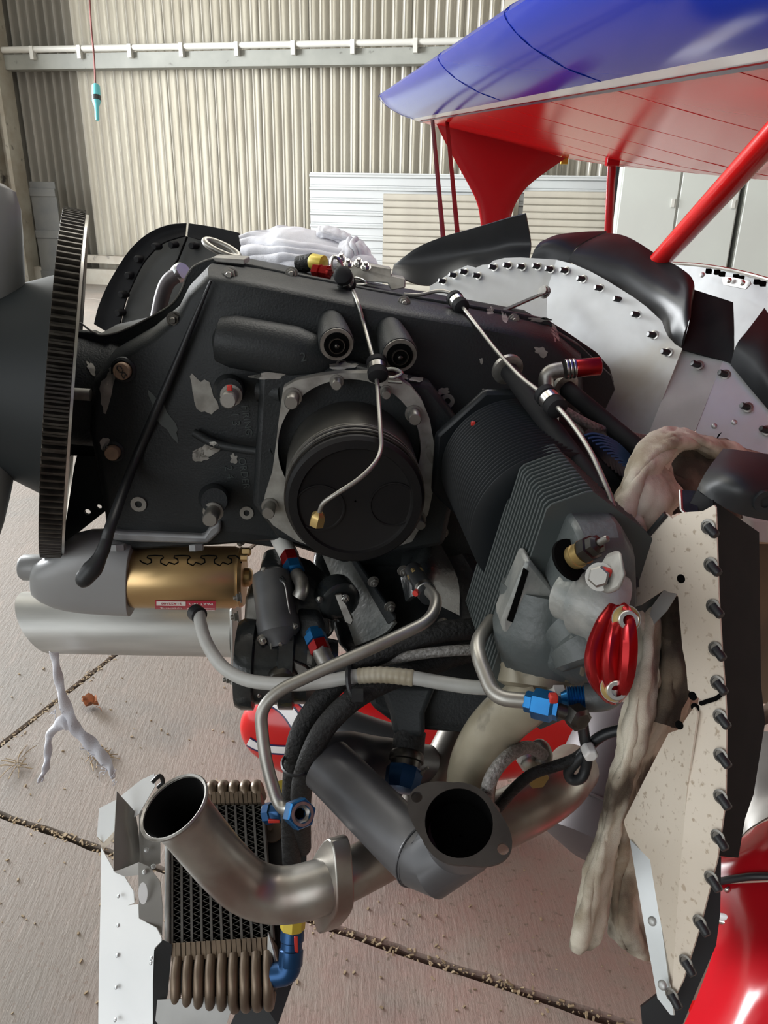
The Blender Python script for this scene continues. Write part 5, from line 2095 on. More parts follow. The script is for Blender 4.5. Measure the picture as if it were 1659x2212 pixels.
m = M()
m.loft([[cq(0, 0, -.012), cq(1, 0, -.012), cq(1, 1, -.012), cq(0, 1, -.012)], [cq(0, 0, -.05), cq(1, 0, -.05), cq(1, 1, -.05), cq(0, 1, -.05)]])
build('core_back', m, 'dark', oc_t, smooth=0)
NCOL = 10
for k in range(NCOL+1):
    u = k/NCOL
    m = M()
    w_ = .0125
    m.loft([[cq(u-w_, 0, .001), cq(u+w_, 0, .001), cq(u+w_, 0, -.014), cq(u-w_, 0, -.014)], [cq(u-w_, 1, .001), cq(u+w_, 1, .001), cq(u+w_, 1, -.014), cq(u-w_, 1, -.014)]])
    build('flat_tube', m, 'core_bar', oc_t, smooth=0)
for k in range(NCOL):
    u0, u1 = (k+.14)/NCOL, (k+.86)/NCOL
    m = M()
    nz = 46
    zz = [(u0 if i % 2 else u1, i/nz) for i in range(nz+1)]
    t_ = .0022
    g = []
    for (u, v) in zz:
        g.append([cq(u, v, .0), cq(u, v, -.013)])
    m.shell(np.array(g), .0009)
    build('zigzag_fin', m, 'core_fin', oc_t, smooth=0)
m = M()
m.loft([[cq(-.07, -.02, .006), cq(-.02, -.02, .006), cq(-.02, -.02, -.05), cq(-.07, -.02, -.05)], [cq(-.07, 1.02, .006), cq(-.02, 1.02, .006), cq(-.02, 1.02, -.05), cq(-.07, 1.02, -.05)]])
build('end_plate', m, 'alu_matte', oc_t, bevel=.002)
for end, nm in ((1, 'lower'), (0, 'upper')):
    nb_ = 9 if end else 8
    m = M()
    for k in range(20):
        u0, u1 = k/20+.004, (k+1)/20-.004
        v0, v1 = (1.0, 1.115) if end else (-.10, -.005)
        ww = .006+.0007*(k % 2)
        a = [cq(u0, v0, ww), cq(u1, v0, ww), cq(u1, v1, ww-.001), cq(u0, v1, ww-.001)]
        m.prism(a, -cn_*.05)
    build('header_comb', m, 'cooler', oc_t, smooth=0)
    for k in range(nb_):
        u = (k+.55)/nb_
        m = M()
        if end:
            pts_ = [cq(u, 1.10, .004), cq(u-.005, 1.20, .008), cq(u-.02, 1.32, .004), cq(u-.045, 1.40, -.010), cq(u-.06, 1.40, -.03), cq(u-.05, 1.32, -.045)]
        else:
            pts_ = [cq(u, -.09, .0), cq(u, -.14, .002), cq(u+.005, -.185, -.006), cq(u+.01, -.19, -.02), cq(u+.01, -.16, -.04)]
        m.tube(sp(pts_, 5), .0050 if end else .0062, 14)
        build('tank_lobe', m, 'cooler', oc_t)
    m = M()
    v0, v1 = (1.1, 1.3) if end else (-.16, -.08)
    m.prism([cq(0.02, v0, -.004), cq(1, v0, -.004), cq(.97, v1, -.008), cq(0.0, v1, -.008)], -cn_*.04)
    build('tank', m, 'cooler_dark', oc_t, bevel=.004)
m = M()
m.prism(px3([(578, 2010, .75), (590, 2050, .748), (600, 2095, .745), (592, 2122, .745), (572, 2118, .755), (578, 2070, .755)]), cn_*-.02)
build('outlet_boss', m, 'alu_matte', oc_t, bevel=.003)
m = M()
m.prism(px3([(563, 1738, .845), (576, 1738, .84), (578, 1768, .835), (566, 1772, .84)]), cn_*-.02)
build('inlet_boss', m, 'label_white', oc_t, bevel=.003)

lf = thing('oil_hose_elbow', 'blue elbow fitting with a yellow nut at the lower corner of the oil cooler', 'fitting', P(625, 2050, .74))
m = M()
q0, q1 = P(634, 1975, .725), P(632, 2006, .725)
m.lathe(q0, q1-q0, [(.009, 0), (.0118, .001), (.0118, .013), (.009, .015)], 8)
build('yellow_nut', m, 'yellow', lf)
m = M()
q0, q1 = P(632, 2003, .745), P(628, 2072, .74)
d = nrm(q1-q0)
m.lathe(q0, d, [(.0095, 0), (.0115, .001), (.0115, .012), (.0105, .013), (.0105, .019), (.0117, .02), (.0117, .033), (.0105, .035)], 10)
build('swivel', m, 'blue_an_dark', lf)
m = M()
m.tube(bend(px3([(628, 2060, .741), (625, 2102, .738), (590, 2106, .742)]), .018), .0112, 18)
build('elbow', m, 'blue_an_dark', lf)
m = M()
m.box(P(640, 2046, .732), AX*.0018, AY*.001, Z*.014)
build('torque_paint', m, 'red_lacquer', lf, bevel=.0008)
ut = thing('oil_hose_fitting', 'dark blue and red hose fitting at the upper corner of the oil cooler', 'fitting', P(595, 1760, .83))
m = M()
q0, q1 = P(574, 1758, .835), P(620, 1752, .825)
d = nrm(q1-q0)
m.lathe(q0, d, [(.009, 0), (.0115, .001), (.0115, .009), (.0095, .01), (.0095, .02), (.008, .022)], 8)
build('nut', m, 'blue_an_dark', ut)
m = M()
m.box(P(592, 1772, .823), AX*.006, AY*.002, Z*.002)
build('torque_paint', m, 'red_lacquer', ut, bevel=.0005)
m = M()
m.lathe(P(614, 1722, .815), Z, [(.011, -.01), (.0125, -.008), (.0125, .012), (.011, .014)], 10)
build('yellow_collar', m, 'yellow', ut)

# dark sheet standing behind the cooler and its pale bracket
m = M()
pl_ = px3([(585, 1745, .885), (660, 1738, .885), (663, 1810, .87), (658, 1990, .83), (640, 2100, .81), (600, 2215, .79), (490, 2230, .79), (540, 2120, .80), (560, 2050, .82), (578, 1900, .85)])
m.holed(pl_, [], nrm(np.cross(pl_[1]-pl_[0], pl_[5]-pl_[0]))*.002)
bk_t = build('cooler_backing_sheet', m, 'rubber', smooth=0)
tag(bk_t, 'black rubber sheet hanging behind the right side of the oil cooler', 'sheet')
m = M()
m.lathe(P(588, 1796, .862), cn_, [(.0125, 0), (.012, .0015)], 24)
m.lathe(P(584, 1790, .86), cn_, [(.0028, .0015), (.0028, .003)], 12)
build('grommet_plate', m, 'cooler', bk_t)

br = thing('cooler_bracket', 'bright bent aluminium bracket sheets along the left side of the oil cooler', 'bracket', P(270, 2000, .80))


def sheet(l, th, name, material, parent, label=None, holes=(), away=True):
    p = px3(l)
    n = np.zeros(3)
    for i in range(len(p)):
        a, b = p[i], p[(i+1) % len(p)]
        n += np.cross(a, b)
    n = nrm(n)
    if np.dot(n, C0-p[0]) < 0:
        n = -n
    c = sum(p)/len(p)
    p = [PP(x, y, c, n) for x, y, *_ in l]
    m = M()
    m.holed(p, holes, -n*th)
    return build(name, m, material, parent, smooth=0, label=label), n


sheet([(218, 1830, .83), (248, 1884, .815), (268, 1892, .81), (288, 1925, .80), (290, 1950, .795), (276, 1956, .80), (298, 1953, .79), (300, 1984, .785), (338, 2004, .775), (349, 2026, .77), (349, 2033, .768), (334, 2048, .765), (331, 2120, .75), (333, 2240, .73), (212, 2240, .745), (213, 2120, .77), (217, 1950, .80)], .0015, 'side_sheet', 'alu_white', br)
sheet([(209, 1808, .84), (214, 1746, .85), (250, 1728, .85), (304, 1685, .86), (333, 1671, .86), (335, 1698, .855), (300, 1758, .845), (246, 1796, .835), (222, 1822, .83)], .0015, 'upper_flange', 'alu_white', br)
sheet([(209, 1808, .839), (222, 1822, .829), (246, 1797, .834), (244, 1816, .834), (222, 1836, .829)], .0015, 'flange_lip', 'alu_beige', br)
g = gpx([[(252, 1709, .832), (249, 1760, .825), (246, 1820, .818), (245, 1882, .81)], [(272, 1732, .835), (276, 1776, .832), (280, 1820, .826), (282, 1872, .82)], [(291, 1754, .845), (297, 1790, .845), (300, 1825, .838), (301, 1862, .828)]], 6, 6)
m = M()
m.shell(g, .0014)
build('curled_plate', m, 'alu_grey', br)
sheet([(246, 1884, .812), (301, 1862, .806), (299, 1890, .803), (270, 1894, .807)], .0013, 'curled_lip', 'alu_grey', br)
sheet([(299, 1862, .803), (322, 1872, .80), (346, 1905, .795), (351, 1960, .79), (350, 2022, .778), (338, 2003, .776), (300, 1983, .786)], .0013, 'inner_plate', 'alu_grey', br,
      holes=())
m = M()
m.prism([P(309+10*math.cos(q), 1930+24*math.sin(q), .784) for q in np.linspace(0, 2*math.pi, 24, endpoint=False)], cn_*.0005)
build('oval_light_disc', m, 'white', br, label='white disc standing for light through an oval hole')  # white colour carries the light behind the plate; no hole is cut
sheet([(300, 1750, .852), (346, 1752, .858), (346, 1865, .83), (322, 1872, .83), (300, 1862, .838)], .0013, 'back_plate', 'alu_grey', br)
m = M()
m.tube(sp(px3([(328, 1690, .852), (345, 1676, .858), (352, 1690, .862), (340, 1702, .86)]), 5), .0025, 8)
build('clip_edge', m, 'rubber', br)
sheet([(333, 2052, .764), (352, 2030, .768), (372, 2040, .77), (362, 2150, .745), (330, 2240, .728), (330, 2120, .75)], .0013, 'dark_gusset', 'rubber', br)
sheet([(340, 2160, .74), (510, 2150, .745), (480, 2240, .73), (332, 2240, .73)], .0013, 'lower_sheet', 'alu_matte', br)
for (x, y, D) in ((256, 1936, .799), (255, 1999, .79), (253, 2064, .775), (251, 2133, .76), (249, 2203, .745), (325, 1695, .86), (312, 1706, .86), (311, 1739, .853), (327, 2070, .76), (326, 2080, .758)):
    put('rivet', 'rivet', t_rivet, 'alu', br, P(x, y, D-.002), cn_*.6-AX*.5, .0021)
for (x, y, D) in ((319, 1793, .84), (316, 1836, .834), (312, 1884, .80), (331, 1872, .825)):
    put('rivet', 'rivet', t_rivet, 'alu_matte', br, P(x, y, D-.004), cn_, .0028)

# ================================================================== REAR BAFFLE WITH RUBBER SEALS
bf = thing('engine_baffle', 'shiny riveted aluminium baffle plates rising behind the black crankcase', 'baffle', P(1200, 700, 1.0))


def bd(x, y):          # depth of the upper baffle along its run
    return 1.16-(x-930)*.00044+(y-600)*-.00008


l1 = [(928, 618), (945, 608), (975, 588), (1010, 573), (1028, 578), (1042, 572), (1056, 571), (1066, 563), (1090, 557), (1125, 556), (1203, 561), (1192, 596), (1180, 630), (1182, 700), (1000, 700), (930, 660)]
o, n1 = sheet([(x, y, bd(x, y)+.004) for x, y in l1], .0015, 'plate', 'alu_dirty', bf)
l2 = [(1202, 561), (1240, 571), (1275, 586), (1308, 604), (1340, 624), (1370, 643), (1397, 663), (1430, 694), (1436, 712), (1444, 728), (1458, 743), (1474, 753), (1438, 844), (1402, 935), (1400, 990), (1300, 1010), (1240, 930), (1240, 760), (1182, 690), (1181, 628)]
o, n2 = sheet([(x, y, bd(x, y)) for x, y in l2], .0015, 'plate', 'alu_dirty', bf)
o, n3 = sheet([(1473, 753, .921), (1562, 778, .90), (1503, 928, .885), (1400, 1000, .905), (1402, 935, .92)], .0015, 'folded_plate', 'alu_matte', bf)
o, n4 = sheet([(1562, 778, .899), (1582, 786, .893), (1614, 826, .878), (1662, 886, .858), (1690, 1010, .84), (1503, 1010, .88), (1503, 928, .885)], .0015, 'folded_plate', 'alu_dirty', bf)
for (x, y) in ((960, 608), (983, 595), (1006, 588), (1034, 596), (1069, 578), (1100, 574), (1130, 577), (1163, 576), (1191, 582), (1223, 585), (1260, 603), (1298, 623), (1339, 647), (1378, 680), (1413, 724), (1443, 761)):
    p = P(x, y, bd(x, y)-.001)
    f = put('fastener', 'push_fastener', t_pop, 'steel_bright', bf, p, n2, .0052)
    put('stem', 'stem', t_stem, 'rubber', f, p, nrm(n2*.6-AX*.8), .0052*1.3)
    bpy.context.view_layer.update()
for (x, y, D, n_) in ((1509, 789, .907, n3), (1567, 809, .892, n4), (1615, 880, .869, n4), (1657, 930, .855, n4)):
    p = P(x, y, D-.002)
    f = put('fastener', 'push_fastener', t_pop, 'steel', bf, p, n_, .0055)
    put('stem', 'stem', t_stem, 'rubber', f, p, nrm(n_*.7-AX*.8+AY*.2), .007)
for (x, y, D, n_) in ((1451, 777, .926, n2), (1423, 845, .935, n2), (1397, 915, .945, n2), (1543, 920, .883, n4), (1586, 912, .875, n4)):
    put('rivet', 'rivet', t_rivet, 'alu', bf, P(x, y, D-.003), n_, .0032)
m = M()
m.prism(px3([(1545, 952, .877), (1552, 938, .877), (1565, 930, .876), (1578, 935, .875), (1586, 955, .874), (1560, 954, .876)]), -n4*.0005)
build('cut_out', m, 'dark', bf, smooth=0)
m = M()
a, b = P(1085, 672, .93), P(1178, 632, 1.0)
d = nrm(b-a)
u = nrm(np.cross(d, n2))
m.box((a+b)/2, d*np.linalg.norm(b-a)/2, u*.0085, n2*.002)
bs = build('brace', m, 'gear', bf, bevel=.001)
m = M()
m.lathe(b+n2*.001, n2, [(.0085, 0), (.0085, .003), (.0065, .0035), (.006, .007)], 20)
build('brace_bolt', m, 'bare', bs)

seal = thing('baffle_seal', 'curved black rubber seal flaps standing along the top of the aluminium baffle', 'seal', P(1200, 540, 1.05))


def flap(rows, name='rubber_flap', material='rubber', parent=seal, th=.0028, nu=7, nv=7):
    m = M()
    m.shell(gpx(rows, nu, nv), th)
    return build(name, m, material, parent)


flap([[(846, 592, 1.19), (905, 615, 1.18), (950, 612, 1.165), (1012, 580, 1.135), (1060, 580, 1.115), (1100, 566, 1.10), (1143, 560, 1.085)],
      [(850, 579, 1.21), (905, 570, 1.19), (952, 560, 1.175), (1012, 548, 1.15), (1060, 540, 1.13), (1102, 528, 1.115), (1147, 526, 1.10)],
      [(852, 573, 1.215), (900, 536, 1.185), (955, 512, 1.16), (1012, 496, 1.13), (1060, 482, 1.105), (1100, 470, 1.085), (1136, 461, 1.07)]])
flap([[(1146, 562, 1.085), (1175, 566, 1.075), (1205, 570, 1.06), (1232, 572, 1.05)], [(1156, 540, 1.08), (1180, 528, 1.07), (1212, 525, 1.06), (1245, 535, 1.05)], [(1168, 524, 1.09), (1205, 509, 1.09), (1258, 503, 1.085), (1310, 501, 1.075)]])
flap([[(1228, 564, 1.045), (1275, 588, 1.025), (1340, 626, 1.0), (1397, 666, .965), (1432, 700, .945), (1446, 730, .93), (1473, 753, .918)],
      [(1240, 545, 1.045), (1290, 555, 1.022), (1350, 580, .995), (1410, 620, .96), (1450, 650, .93), (1472, 680, .908), (1480, 720, .90)],
      [(1262, 527, 1.055), (1310, 525, 1.035), (1365, 545, 1.005), (1425, 582, .97), (1468, 610, .94), (1487, 640, .912), (1489, 690, .90)],
      [(1308, 505, 1.07), (1340, 509, 1.05), (1372, 522, 1.02), (1428, 558, .985), (1470, 581, .955), (1497, 612, .935), (1490, 674, .912)]])
flap([[(1473, 755, .916), (1520, 768, .905), (1565, 780, .893), (1582, 788, .887)], [(1490, 690, .93), (1525, 704, .92), (1565, 715, .90), (1586, 735, .89)], [(1496, 626, .945), (1530, 637, .935), (1570, 650, .92), (1584, 655, .915)]], material='rubber_matte')
flap([[(1580, 788, .884), (1600, 812, .875), (1630, 848, .865), (1664, 888, .855)], [(1592, 745, .875), (1625, 775, .86), (1650, 810, .85), (1680, 850, .845)], [(1615, 715, .88), (1650, 740, .86), (1680, 770, .85), (1710, 810, .845)], [(1651, 667, .90), (1672, 695, .88), (1705, 720, .86), (1740, 760, .85)]])

# bright shroud panel behind the seals
sh_t = thing('cowl_shroud', 'bright aluminium cowl shroud with a slotted rim behind the rubber seals', 'panel', P(1560, 660, 1.1))
o, n5 = sheet([(1436, 570, 1.17), (1500, 573, 1.13), (1560, 582, 1.09), (1664, 606, 1.02), (1700, 640, 1.0), (1690, 900, 1.0), (1560, 900, 1.05), (1440, 760, 1.14)], .0015, 'panel', 'alu', sh_t)
m = M()
m.tube(sp(px3([(1440, 569, 1.165), (1500, 572, 1.125), (1560, 580, 1.085), (1620, 593, 1.045), (1680, 610, 1.0)]), 5), .0028, 8)
build('rim', m, 'steel_bright', sh_t)
for (x, y) in ((1531, 586), (1549, 588), (1560, 592), (1590, 598), (1601, 601), (1635, 609), (1648, 613)):
    m = M()
    m.box(P(x, y, 1.09-(x-1531)*.0006-.012), AX*.0035, n5*.002, Z*.003)
    build('rim_slot', m, 'dark', sh_t, smooth=0)
m = M()
m.prism(px3([(1560, 600, 1.05), (1577, 598, 1.04), (1621, 607, 1.01), (1624, 614, 1.01), (1612, 626, 1.015), (1564, 616, 1.045)]), n5*.002)
pt = build('doubler_plate', m, 'alu_matte', sh_t, bevel=.0005)
for (x, y, D) in ((1575, 606, 1.038), (1604, 611, 1.018)):
    put('rivet', 'rivet', t_rivet, 'steel_bright', pt, P(x, y, D-.004), n5, .0038)
put('rivet', 'rivet', t_rivet, 'alu', sh_t, P(1517, 594, 1.095), n5, .004)

# ================================================================== FAR-SIDE BAFFLE ARCH
fb = thing('far_baffle_arch', 'dark baffle arch with a broad black rubber rim beyond the front of the crankcase', 'baffle', P(380, 620, 1.2))
rim_o = [(203, 700), (212, 664), (228, 625), (248, 588), (276, 545), (305, 515), (335, 496), (368, 485), (403, 482)]
rim_i = [(252, 730), (262, 690), (272, 650), (288, 612), (308, 572), (330, 545), (352, 526), (378, 516), (400, 510)]
flap([[(x, y, 1.20) for x, y in rim_i], [((x+a)/2, (y+b)/2, 1.205) for (x, y), (a, b) in zip(rim_i, rim_o)], [(x, y, 1.20) for x, y in rim_o]], 'rubber_rim', 'rubber_matte', fb, nu=4, nv=4)
flap([[(406, 511, 1.20), (440, 520, 1.19), (480, 530, 1.18), (530, 560, 1.17)], [(407, 497, 1.20), (445, 505, 1.192), (482, 515, 1.182), (528, 540, 1.17)], [(409, 483, 1.20), (446, 488, 1.19), (482, 495, 1.18), (516, 503, 1.17)]], 'rubber_rim', 'rubber_matte', fb)
fs_, nf_ = sheet([(255, 728, 1.215), (266, 680, 1.215), (288, 608, 1.215), (320, 552, 1.215), (352, 525, 1.215), (400, 510, 1.215), (470, 524, 1.20), (530, 560, 1.19), (530, 650, 1.16), (420, 730, 1.16)], .0015, 'arch_plate', 'hub', fb)
fs_.data.materials[0] = K['arch']
for (x, y) in ((265, 709), (266, 674), (273, 635), (287, 594), (307, 559), (344, 532), (380, 528), (424, 530)):
    put('fastener', 'push_fastener', t_stem, 'rubber_matte', fb, P(x, y, 1.205), NF-AX*.4, .011)
m = M()
m.tube(bend(px3([(392, 588, 1.08), (362, 606, 1.09), (350, 640, 1.10), (340, 690, 1.11)]), .03), .0105, 18)
pp_ = build('breather_tube', m, 'muffler', fb)
m = M()
m.lathe(P(398, 584, 1.078), nrm(P(405, 580, 1.07)-P(385, 592, 1.085)), [(.013, -.014), (.0135, -.006), (.0115, -.002)], 18)
build('tube_collar', m, 'alu', fb)
m = M()
m.tube(px3([(404, 512, 1.198), (385, 560, 1.195), (352, 610, 1.19)]), .0016, 6)
build('seam', m, 'dark', fb)
m = M()
u1, v1 = nrm(P(515, 556, 1.0)-P(442, 522, 1.0)), nrm(P(468, 552, .98)-P(482, 520, 1.01))
cen = P(479, 537, .99)
m.tube([cen+u1*.024*math.cos(a)+v1*.0105*math.sin(a) for a in np.linspace(0, 2*math.pi, 41)], .0042, 10)
tag(build('lifting_eye', m, 'tube'), 'grey steel lifting eye ring on top of the crankcase', 'ring')

for x0, y0, x1, y1 in ((436, 640, 470, 640), (350, 712, 372, 690)):
    m = M()
    q0, q1 = P(x0, y0, 1.17), P(x1, y1, .93)
    m.box((q0+q1)/2, (q1-q0)/2*1.05, AX*.008, Z*.0015)
    build('mount_tab', m, 'hub', fb)

# ================================================================== ON TOP OF THE CASE
m = M()
m.prism(pY([(456, 556), (528, 560), (528, 572), (466, 566)], .85), AY*.05)
tag(build('top_bracket', m, 'bare', bevel=.001), 'small bare metal strip at the top front corner of the crankcase', 'bracket')
t = thing('governor_line_fitting', 'yellow sleeved fitting with a red hexagon lying on top of the case', 'fitting', P(690, 570, .9))
m = M()
m.cyl(P(646, 572, .91), P(676, 566, .90), .010, n=18)
build('hose_end', m, 'hose', t)
m = M()
m.lathe(P(674, 565, .895), nrm(P(706, 570, .885)-P(674, 565, .895)), [(.0085, 0), (.0092, .001), (.0088, .017), (.007, .018)], 18)
build('yellow_sleeve', m, 'yellow', t)
m = M()
m.lathe(P(678, 585, .87), nrm(P(716, 590, .86)-P(678, 585, .87)), [(.007, 0), (.0085, .001), (.0085, .009), (.0065, .010), (.0065, .013), (.0085, .014), (.0085, .02), (.006, .021)], 6)
build('hexagon', m, 'red_an', t)
t = thing('flow_divider', 'grey machined block with bolts and a ring hook on the top edge of the case', 'fitting', P(810, 595, .88))
m = M()
m.prism(px3([(742, 566, .90), (800, 572, .885), (845, 580, .875), (846, 596, .875), (876, 602, .87), (876, 622, .868), (845, 628, .87), (838, 612, .872), (752, 606, .885), (740, 590, .89)]), AY*.03)
build('block', m, 'bare', t, bevel=.0015)
for (x, y, D) in ((737, 560, .89), (752, 572, .885), (775, 570, .885), (790, 578, .88)):
    put('nut', 'nut', t_nut, 'steel_bright', t, P(x, y, D), nrm(Z*.8+NF*.6), .0042)
m = M()
cen = P(728, 578, .87)
m.tube([cen+nrm(AX+Z*.3)*.006*math.cos(a)+nrm(Z-AX*.3)*.012*math.sin(a) for a in np.linspace(0, 2*math.pi, 25)], .002, 8)
m.tube(sp(px3([(752, 606, .855), (768, 600, .85), (786, 606, .85), (790, 614, .85), (770, 615, .85)]), 5), .0012, 8)
build('ring_hook', m, 'steel_bright', t)


# ================================================================== RAGS
from mathutils import noise as mnoise


def cloth(rows, name, material, parent, th, nu, nv, amp, sc1, fold, seed, folds=7, fold_dir=1):
    g = gpx(rows, nu, nv)
    a, b = g.shape[:2]
    n = np.cross(np.gradient(g, axis=0), np.gradient(g, axis=1))
    n /= np.linalg.norm(n, axis=2)[:, :, None]+1e-12
    for i in range(a):
        for j in range(b):
            u, v = i/(a-1), j/(b-1)
            p = Vector(tuple(g[i, j]*sc1))+Vector((seed, seed*.7, 0))
            d = mnoise.fractal(p, 1.0, 2.0, 4)*amp
            w_ = (v if fold_dir else u)
            wob = mnoise.noise(Vector((u*2.2+seed, v*2.2, seed)))*1.3
            d += fold*(abs(math.sin(math.pi*(folds*w_+wob)))**.7-.5)*(.5+mnoise.noise(Vector((u*3+seed, v*3, 4))))
            g[i, j] += n[i, j]*d
    m = M()
    m.shell(g, th)
    return build(name, m, material, parent, smooth=80)


wr = thing('white_rag', 'bundled white cotton rag stuffed on top of the crankcase', 'cloth', P(680, 570, .98))
cloth([[(516, 508, 1.05), (548, 496, 1.05), (580, 500, 1.05), (604, 489, 1.04), (640, 490, 1.04), (690, 500, 1.03), (740, 512, 1.02), (775, 520, 1.01), (795, 545, 1.0)],
       [(520, 530, 1.03), (548, 525, 1.02), (580, 525, 1.0), (604, 520, .985), (640, 525, .97), (690, 530, .965), (740, 540, .955), (775, 545, .95), (805, 560, .95)],
       [(524, 552, 1.02), (548, 552, 1.0), (580, 558, .98), (610, 560, .96), (645, 566, .945), (690, 565, .94), (740, 568, .935), (780, 572, .93), (818, 580, .93)],
       [(526, 590, 1.03), (548, 595, 1.02), (580, 600, 1.0), (610, 605, .98), (645, 608, .96), (690, 608, .95), (740, 608, .945), (785, 605, .94), (830, 600, .94)]], 'rag_body', 'cloth', wr, .0025, 22, 14, .0035, 12, .0065, 3, folds=5, fold_dir=0)
cloth([[(686, 497, 1.0), (692, 489, 1.0), (706, 487, .995), (730, 494, .99), (756, 508, .985)], [(684, 506, .99), (696, 500, .98), (712, 503, .975), (736, 512, .97), (762, 522, .965)], [(688, 516, .99), (700, 514, .98), (718, 518, .975), (740, 526, .97), (764, 532, .965)]], 'rag_corner', 'cloth', wr, .002, 10, 8, .003, 30, .003, 9, folds=3)
cloth([[(735, 530, .965), (752, 516, .955), (775, 515, .955), (789, 528, .955)], [(728, 552, .95), (752, 536, .94), (775, 535, .94), (795, 550, .945)], [(722, 575, .945), (750, 565, .935), (778, 565, .935), (806, 572, .94)], [(715, 600, .95), (750, 600, .94), (780, 600, .94), (815, 595, .945)]], 'rag_knot', 'cloth', wr, .002, 12, 10, .004, 26, .006, 5, folds=4)

dr_t = thing('dirty_rag', 'large oil-stained calico rag draped through the baffle beside the cylinder', 'cloth', P(1350, 1500, .6))
O_ = [(1347, 1280), (1328, 1205), (1318, 1110), (1340, 1040), (1385, 968), (1430, 930), (1475, 923), (1530, 942), (1590, 960), (1662, 988)]
I_ = [(1376, 1272), (1372, 1192), (1378, 1118), (1402, 1058), (1428, 1018), (1455, 990), (1490, 972), (1535, 980), (1592, 995), (1662, 1014)]
dd_ = [.60, .595, .60, .61, .625, .64, .655, .67, .69, .72]
cloth([[(*o_, d) for o_, d in zip(O_, dd_)],
       [(o_[0]*.65+i_[0]*.35, o_[1]*.65+i_[1]*.35, d-.022) for o_, i_, d in zip(O_, I_, dd_)],
       [(o_[0]*.3+i_[0]*.7, o_[1]*.3+i_[1]*.7, d-.020) for o_, i_, d in zip(O_, I_, dd_)],
       [(*i_, d+.012) for i_, d in zip(I_, dd_)]], 'rolled_edge', 'cloth_dirty', dr_t, .003, 12, 12, .007, 22, .006, 2, folds=5)
cloth([[(1345, 1060, .615), (1372, 1030, .61), (1402, 1006, .615), (1440, 1000, .64)],
       [(1330, 1120, .60), (1372, 1088, .592), (1420, 1048, .60), (1462, 1045, .63)],
       [(1330, 1185, .595), (1368, 1150, .585), (1420, 1110, .60), (1486, 1080, .63)],
       [(1345, 1240, .60), (1372, 1215, .592), (1410, 1170, .61), (1450, 1120, .635)],
       [(1362, 1310, .61), (1380, 1290, .60), (1405, 1260, .62), (1440, 1200, .645)]], 'front_flap', 'cloth_dirty', dr_t, .003, 12, 14, .006, 24, .007, 4, folds=2)
cloth([[(1420, 985, .66), (1470, 955, .675), (1530, 960, .69), (1600, 985, .71)],
       [(1410, 1020, .655), (1460, 1000, .66), (1530, 1010, .68), (1600, 1030, .71)],
       [(1430, 1060, .655), (1480, 1040, .65), (1530, 1050, .675), (1600, 1075, .71)],
       [(1440, 1110, .66), (1490, 1100, .655), (1540, 1110, .68), (1600, 1120, .72)]], 'inner_fold', 'cloth_dark', dr_t, .003, 10, 12, .008, 20, .010, 7, folds=3)
cloth([[(1418, 1290, .60), (1440, 1288, .588), (1475, 1290, .60)], [(1432, 1380, .595), (1452, 1380, .582), (1480, 1390, .60)], [(1428, 1470, .595), (1450, 1475, .582), (1482, 1480, .60)], [(1400, 1560, .595), (1425, 1560, .585), (1452, 1570, .60)]],
      'stained_fold', 'cloth_dark', dr_t, .003, 12, 12, .006, 22, .006, 12, folds=2)
cloth([[(1366, 1290, .60), (1378, 1283, .587), (1392, 1278, .59), (1412, 1275, .605)],
       [(1382, 1400, .585), (1392, 1397, .572), (1402, 1395, .575), (1416, 1395, .59)],
       [(1358, 1490, .58), (1375, 1490, .563), (1392, 1490, .566), (1412, 1490, .58)],
       [(1338, 1580, .59), (1358, 1580, .572), (1380, 1580, .574), (1402, 1580, .586)],
       [(1318, 1670, .60), (1338, 1670, .582), (1358, 1670, .585), (1378, 1670, .60)],
       [(1292, 1770, .61), (1312, 1765, .594), (1330, 1765, .598), (1346, 1770, .612)],
       [(1272, 1850, .61), (1292, 1850, .595), (1310, 1850, .603), (1330, 1858, .63)],
       [(1258, 1935, .61), (1275, 1935, .595), (1292, 1937, .605), (1312, 1945, .63)],
       [(1246, 2000, .61), (1260, 2000, .60), (1275, 2002, .607), (1290, 2005, .625)],
       [(1240, 2044, .612), (1249, 2053, .605), (1260, 2050, .61), (1268, 2032, .62)]], 'left_fold', 'cloth_dirty', dr_t, .003, 9, 14, .006, 22, .008, 6, folds=2)
cloth([[(1405, 1275, .602), (1440, 1275, .655), (1475, 1290, .69), (1500, 1290, .70)],
       [(1410, 1395, .59), (1440, 1400, .65), (1470, 1410, .68), (1500, 1420, .69)],
       [(1406, 1490, .58), (1438, 1490, .63), (1465, 1500, .67), (1490, 1510, .68)],
       [(1396, 1580, .587), (1420, 1580, .63), (1445, 1590, .67), (1470, 1600, .69)],
       [(1370, 1670, .602), (1395, 1670, .635), (1420, 1680, .665), (1450, 1690, .68)],
       [(1338, 1768, .62), (1365, 1768, .635), (1395, 1775, .655), (1425, 1780, .67)],
       [(1312, 1860, .64), (1350, 1862, .632), (1390, 1868, .65), (1428, 1875, .67)],
       [(1300, 1930, .64), (1340, 1945, .625), (1385, 1950, .64), (1430, 1955, .66)],
       [(1302, 1988, .635), (1340, 2005, .62), (1385, 2012, .635), (1430, 2015, .65)],
       [(1320, 2012, .64), (1348, 2048, .625), (1385, 2066, .635), (1425, 2062, .645)]], 'right_fold', 'cloth_dirty', dr_t, .003, 9, 16, .009, 18, .009, 11, folds=3)
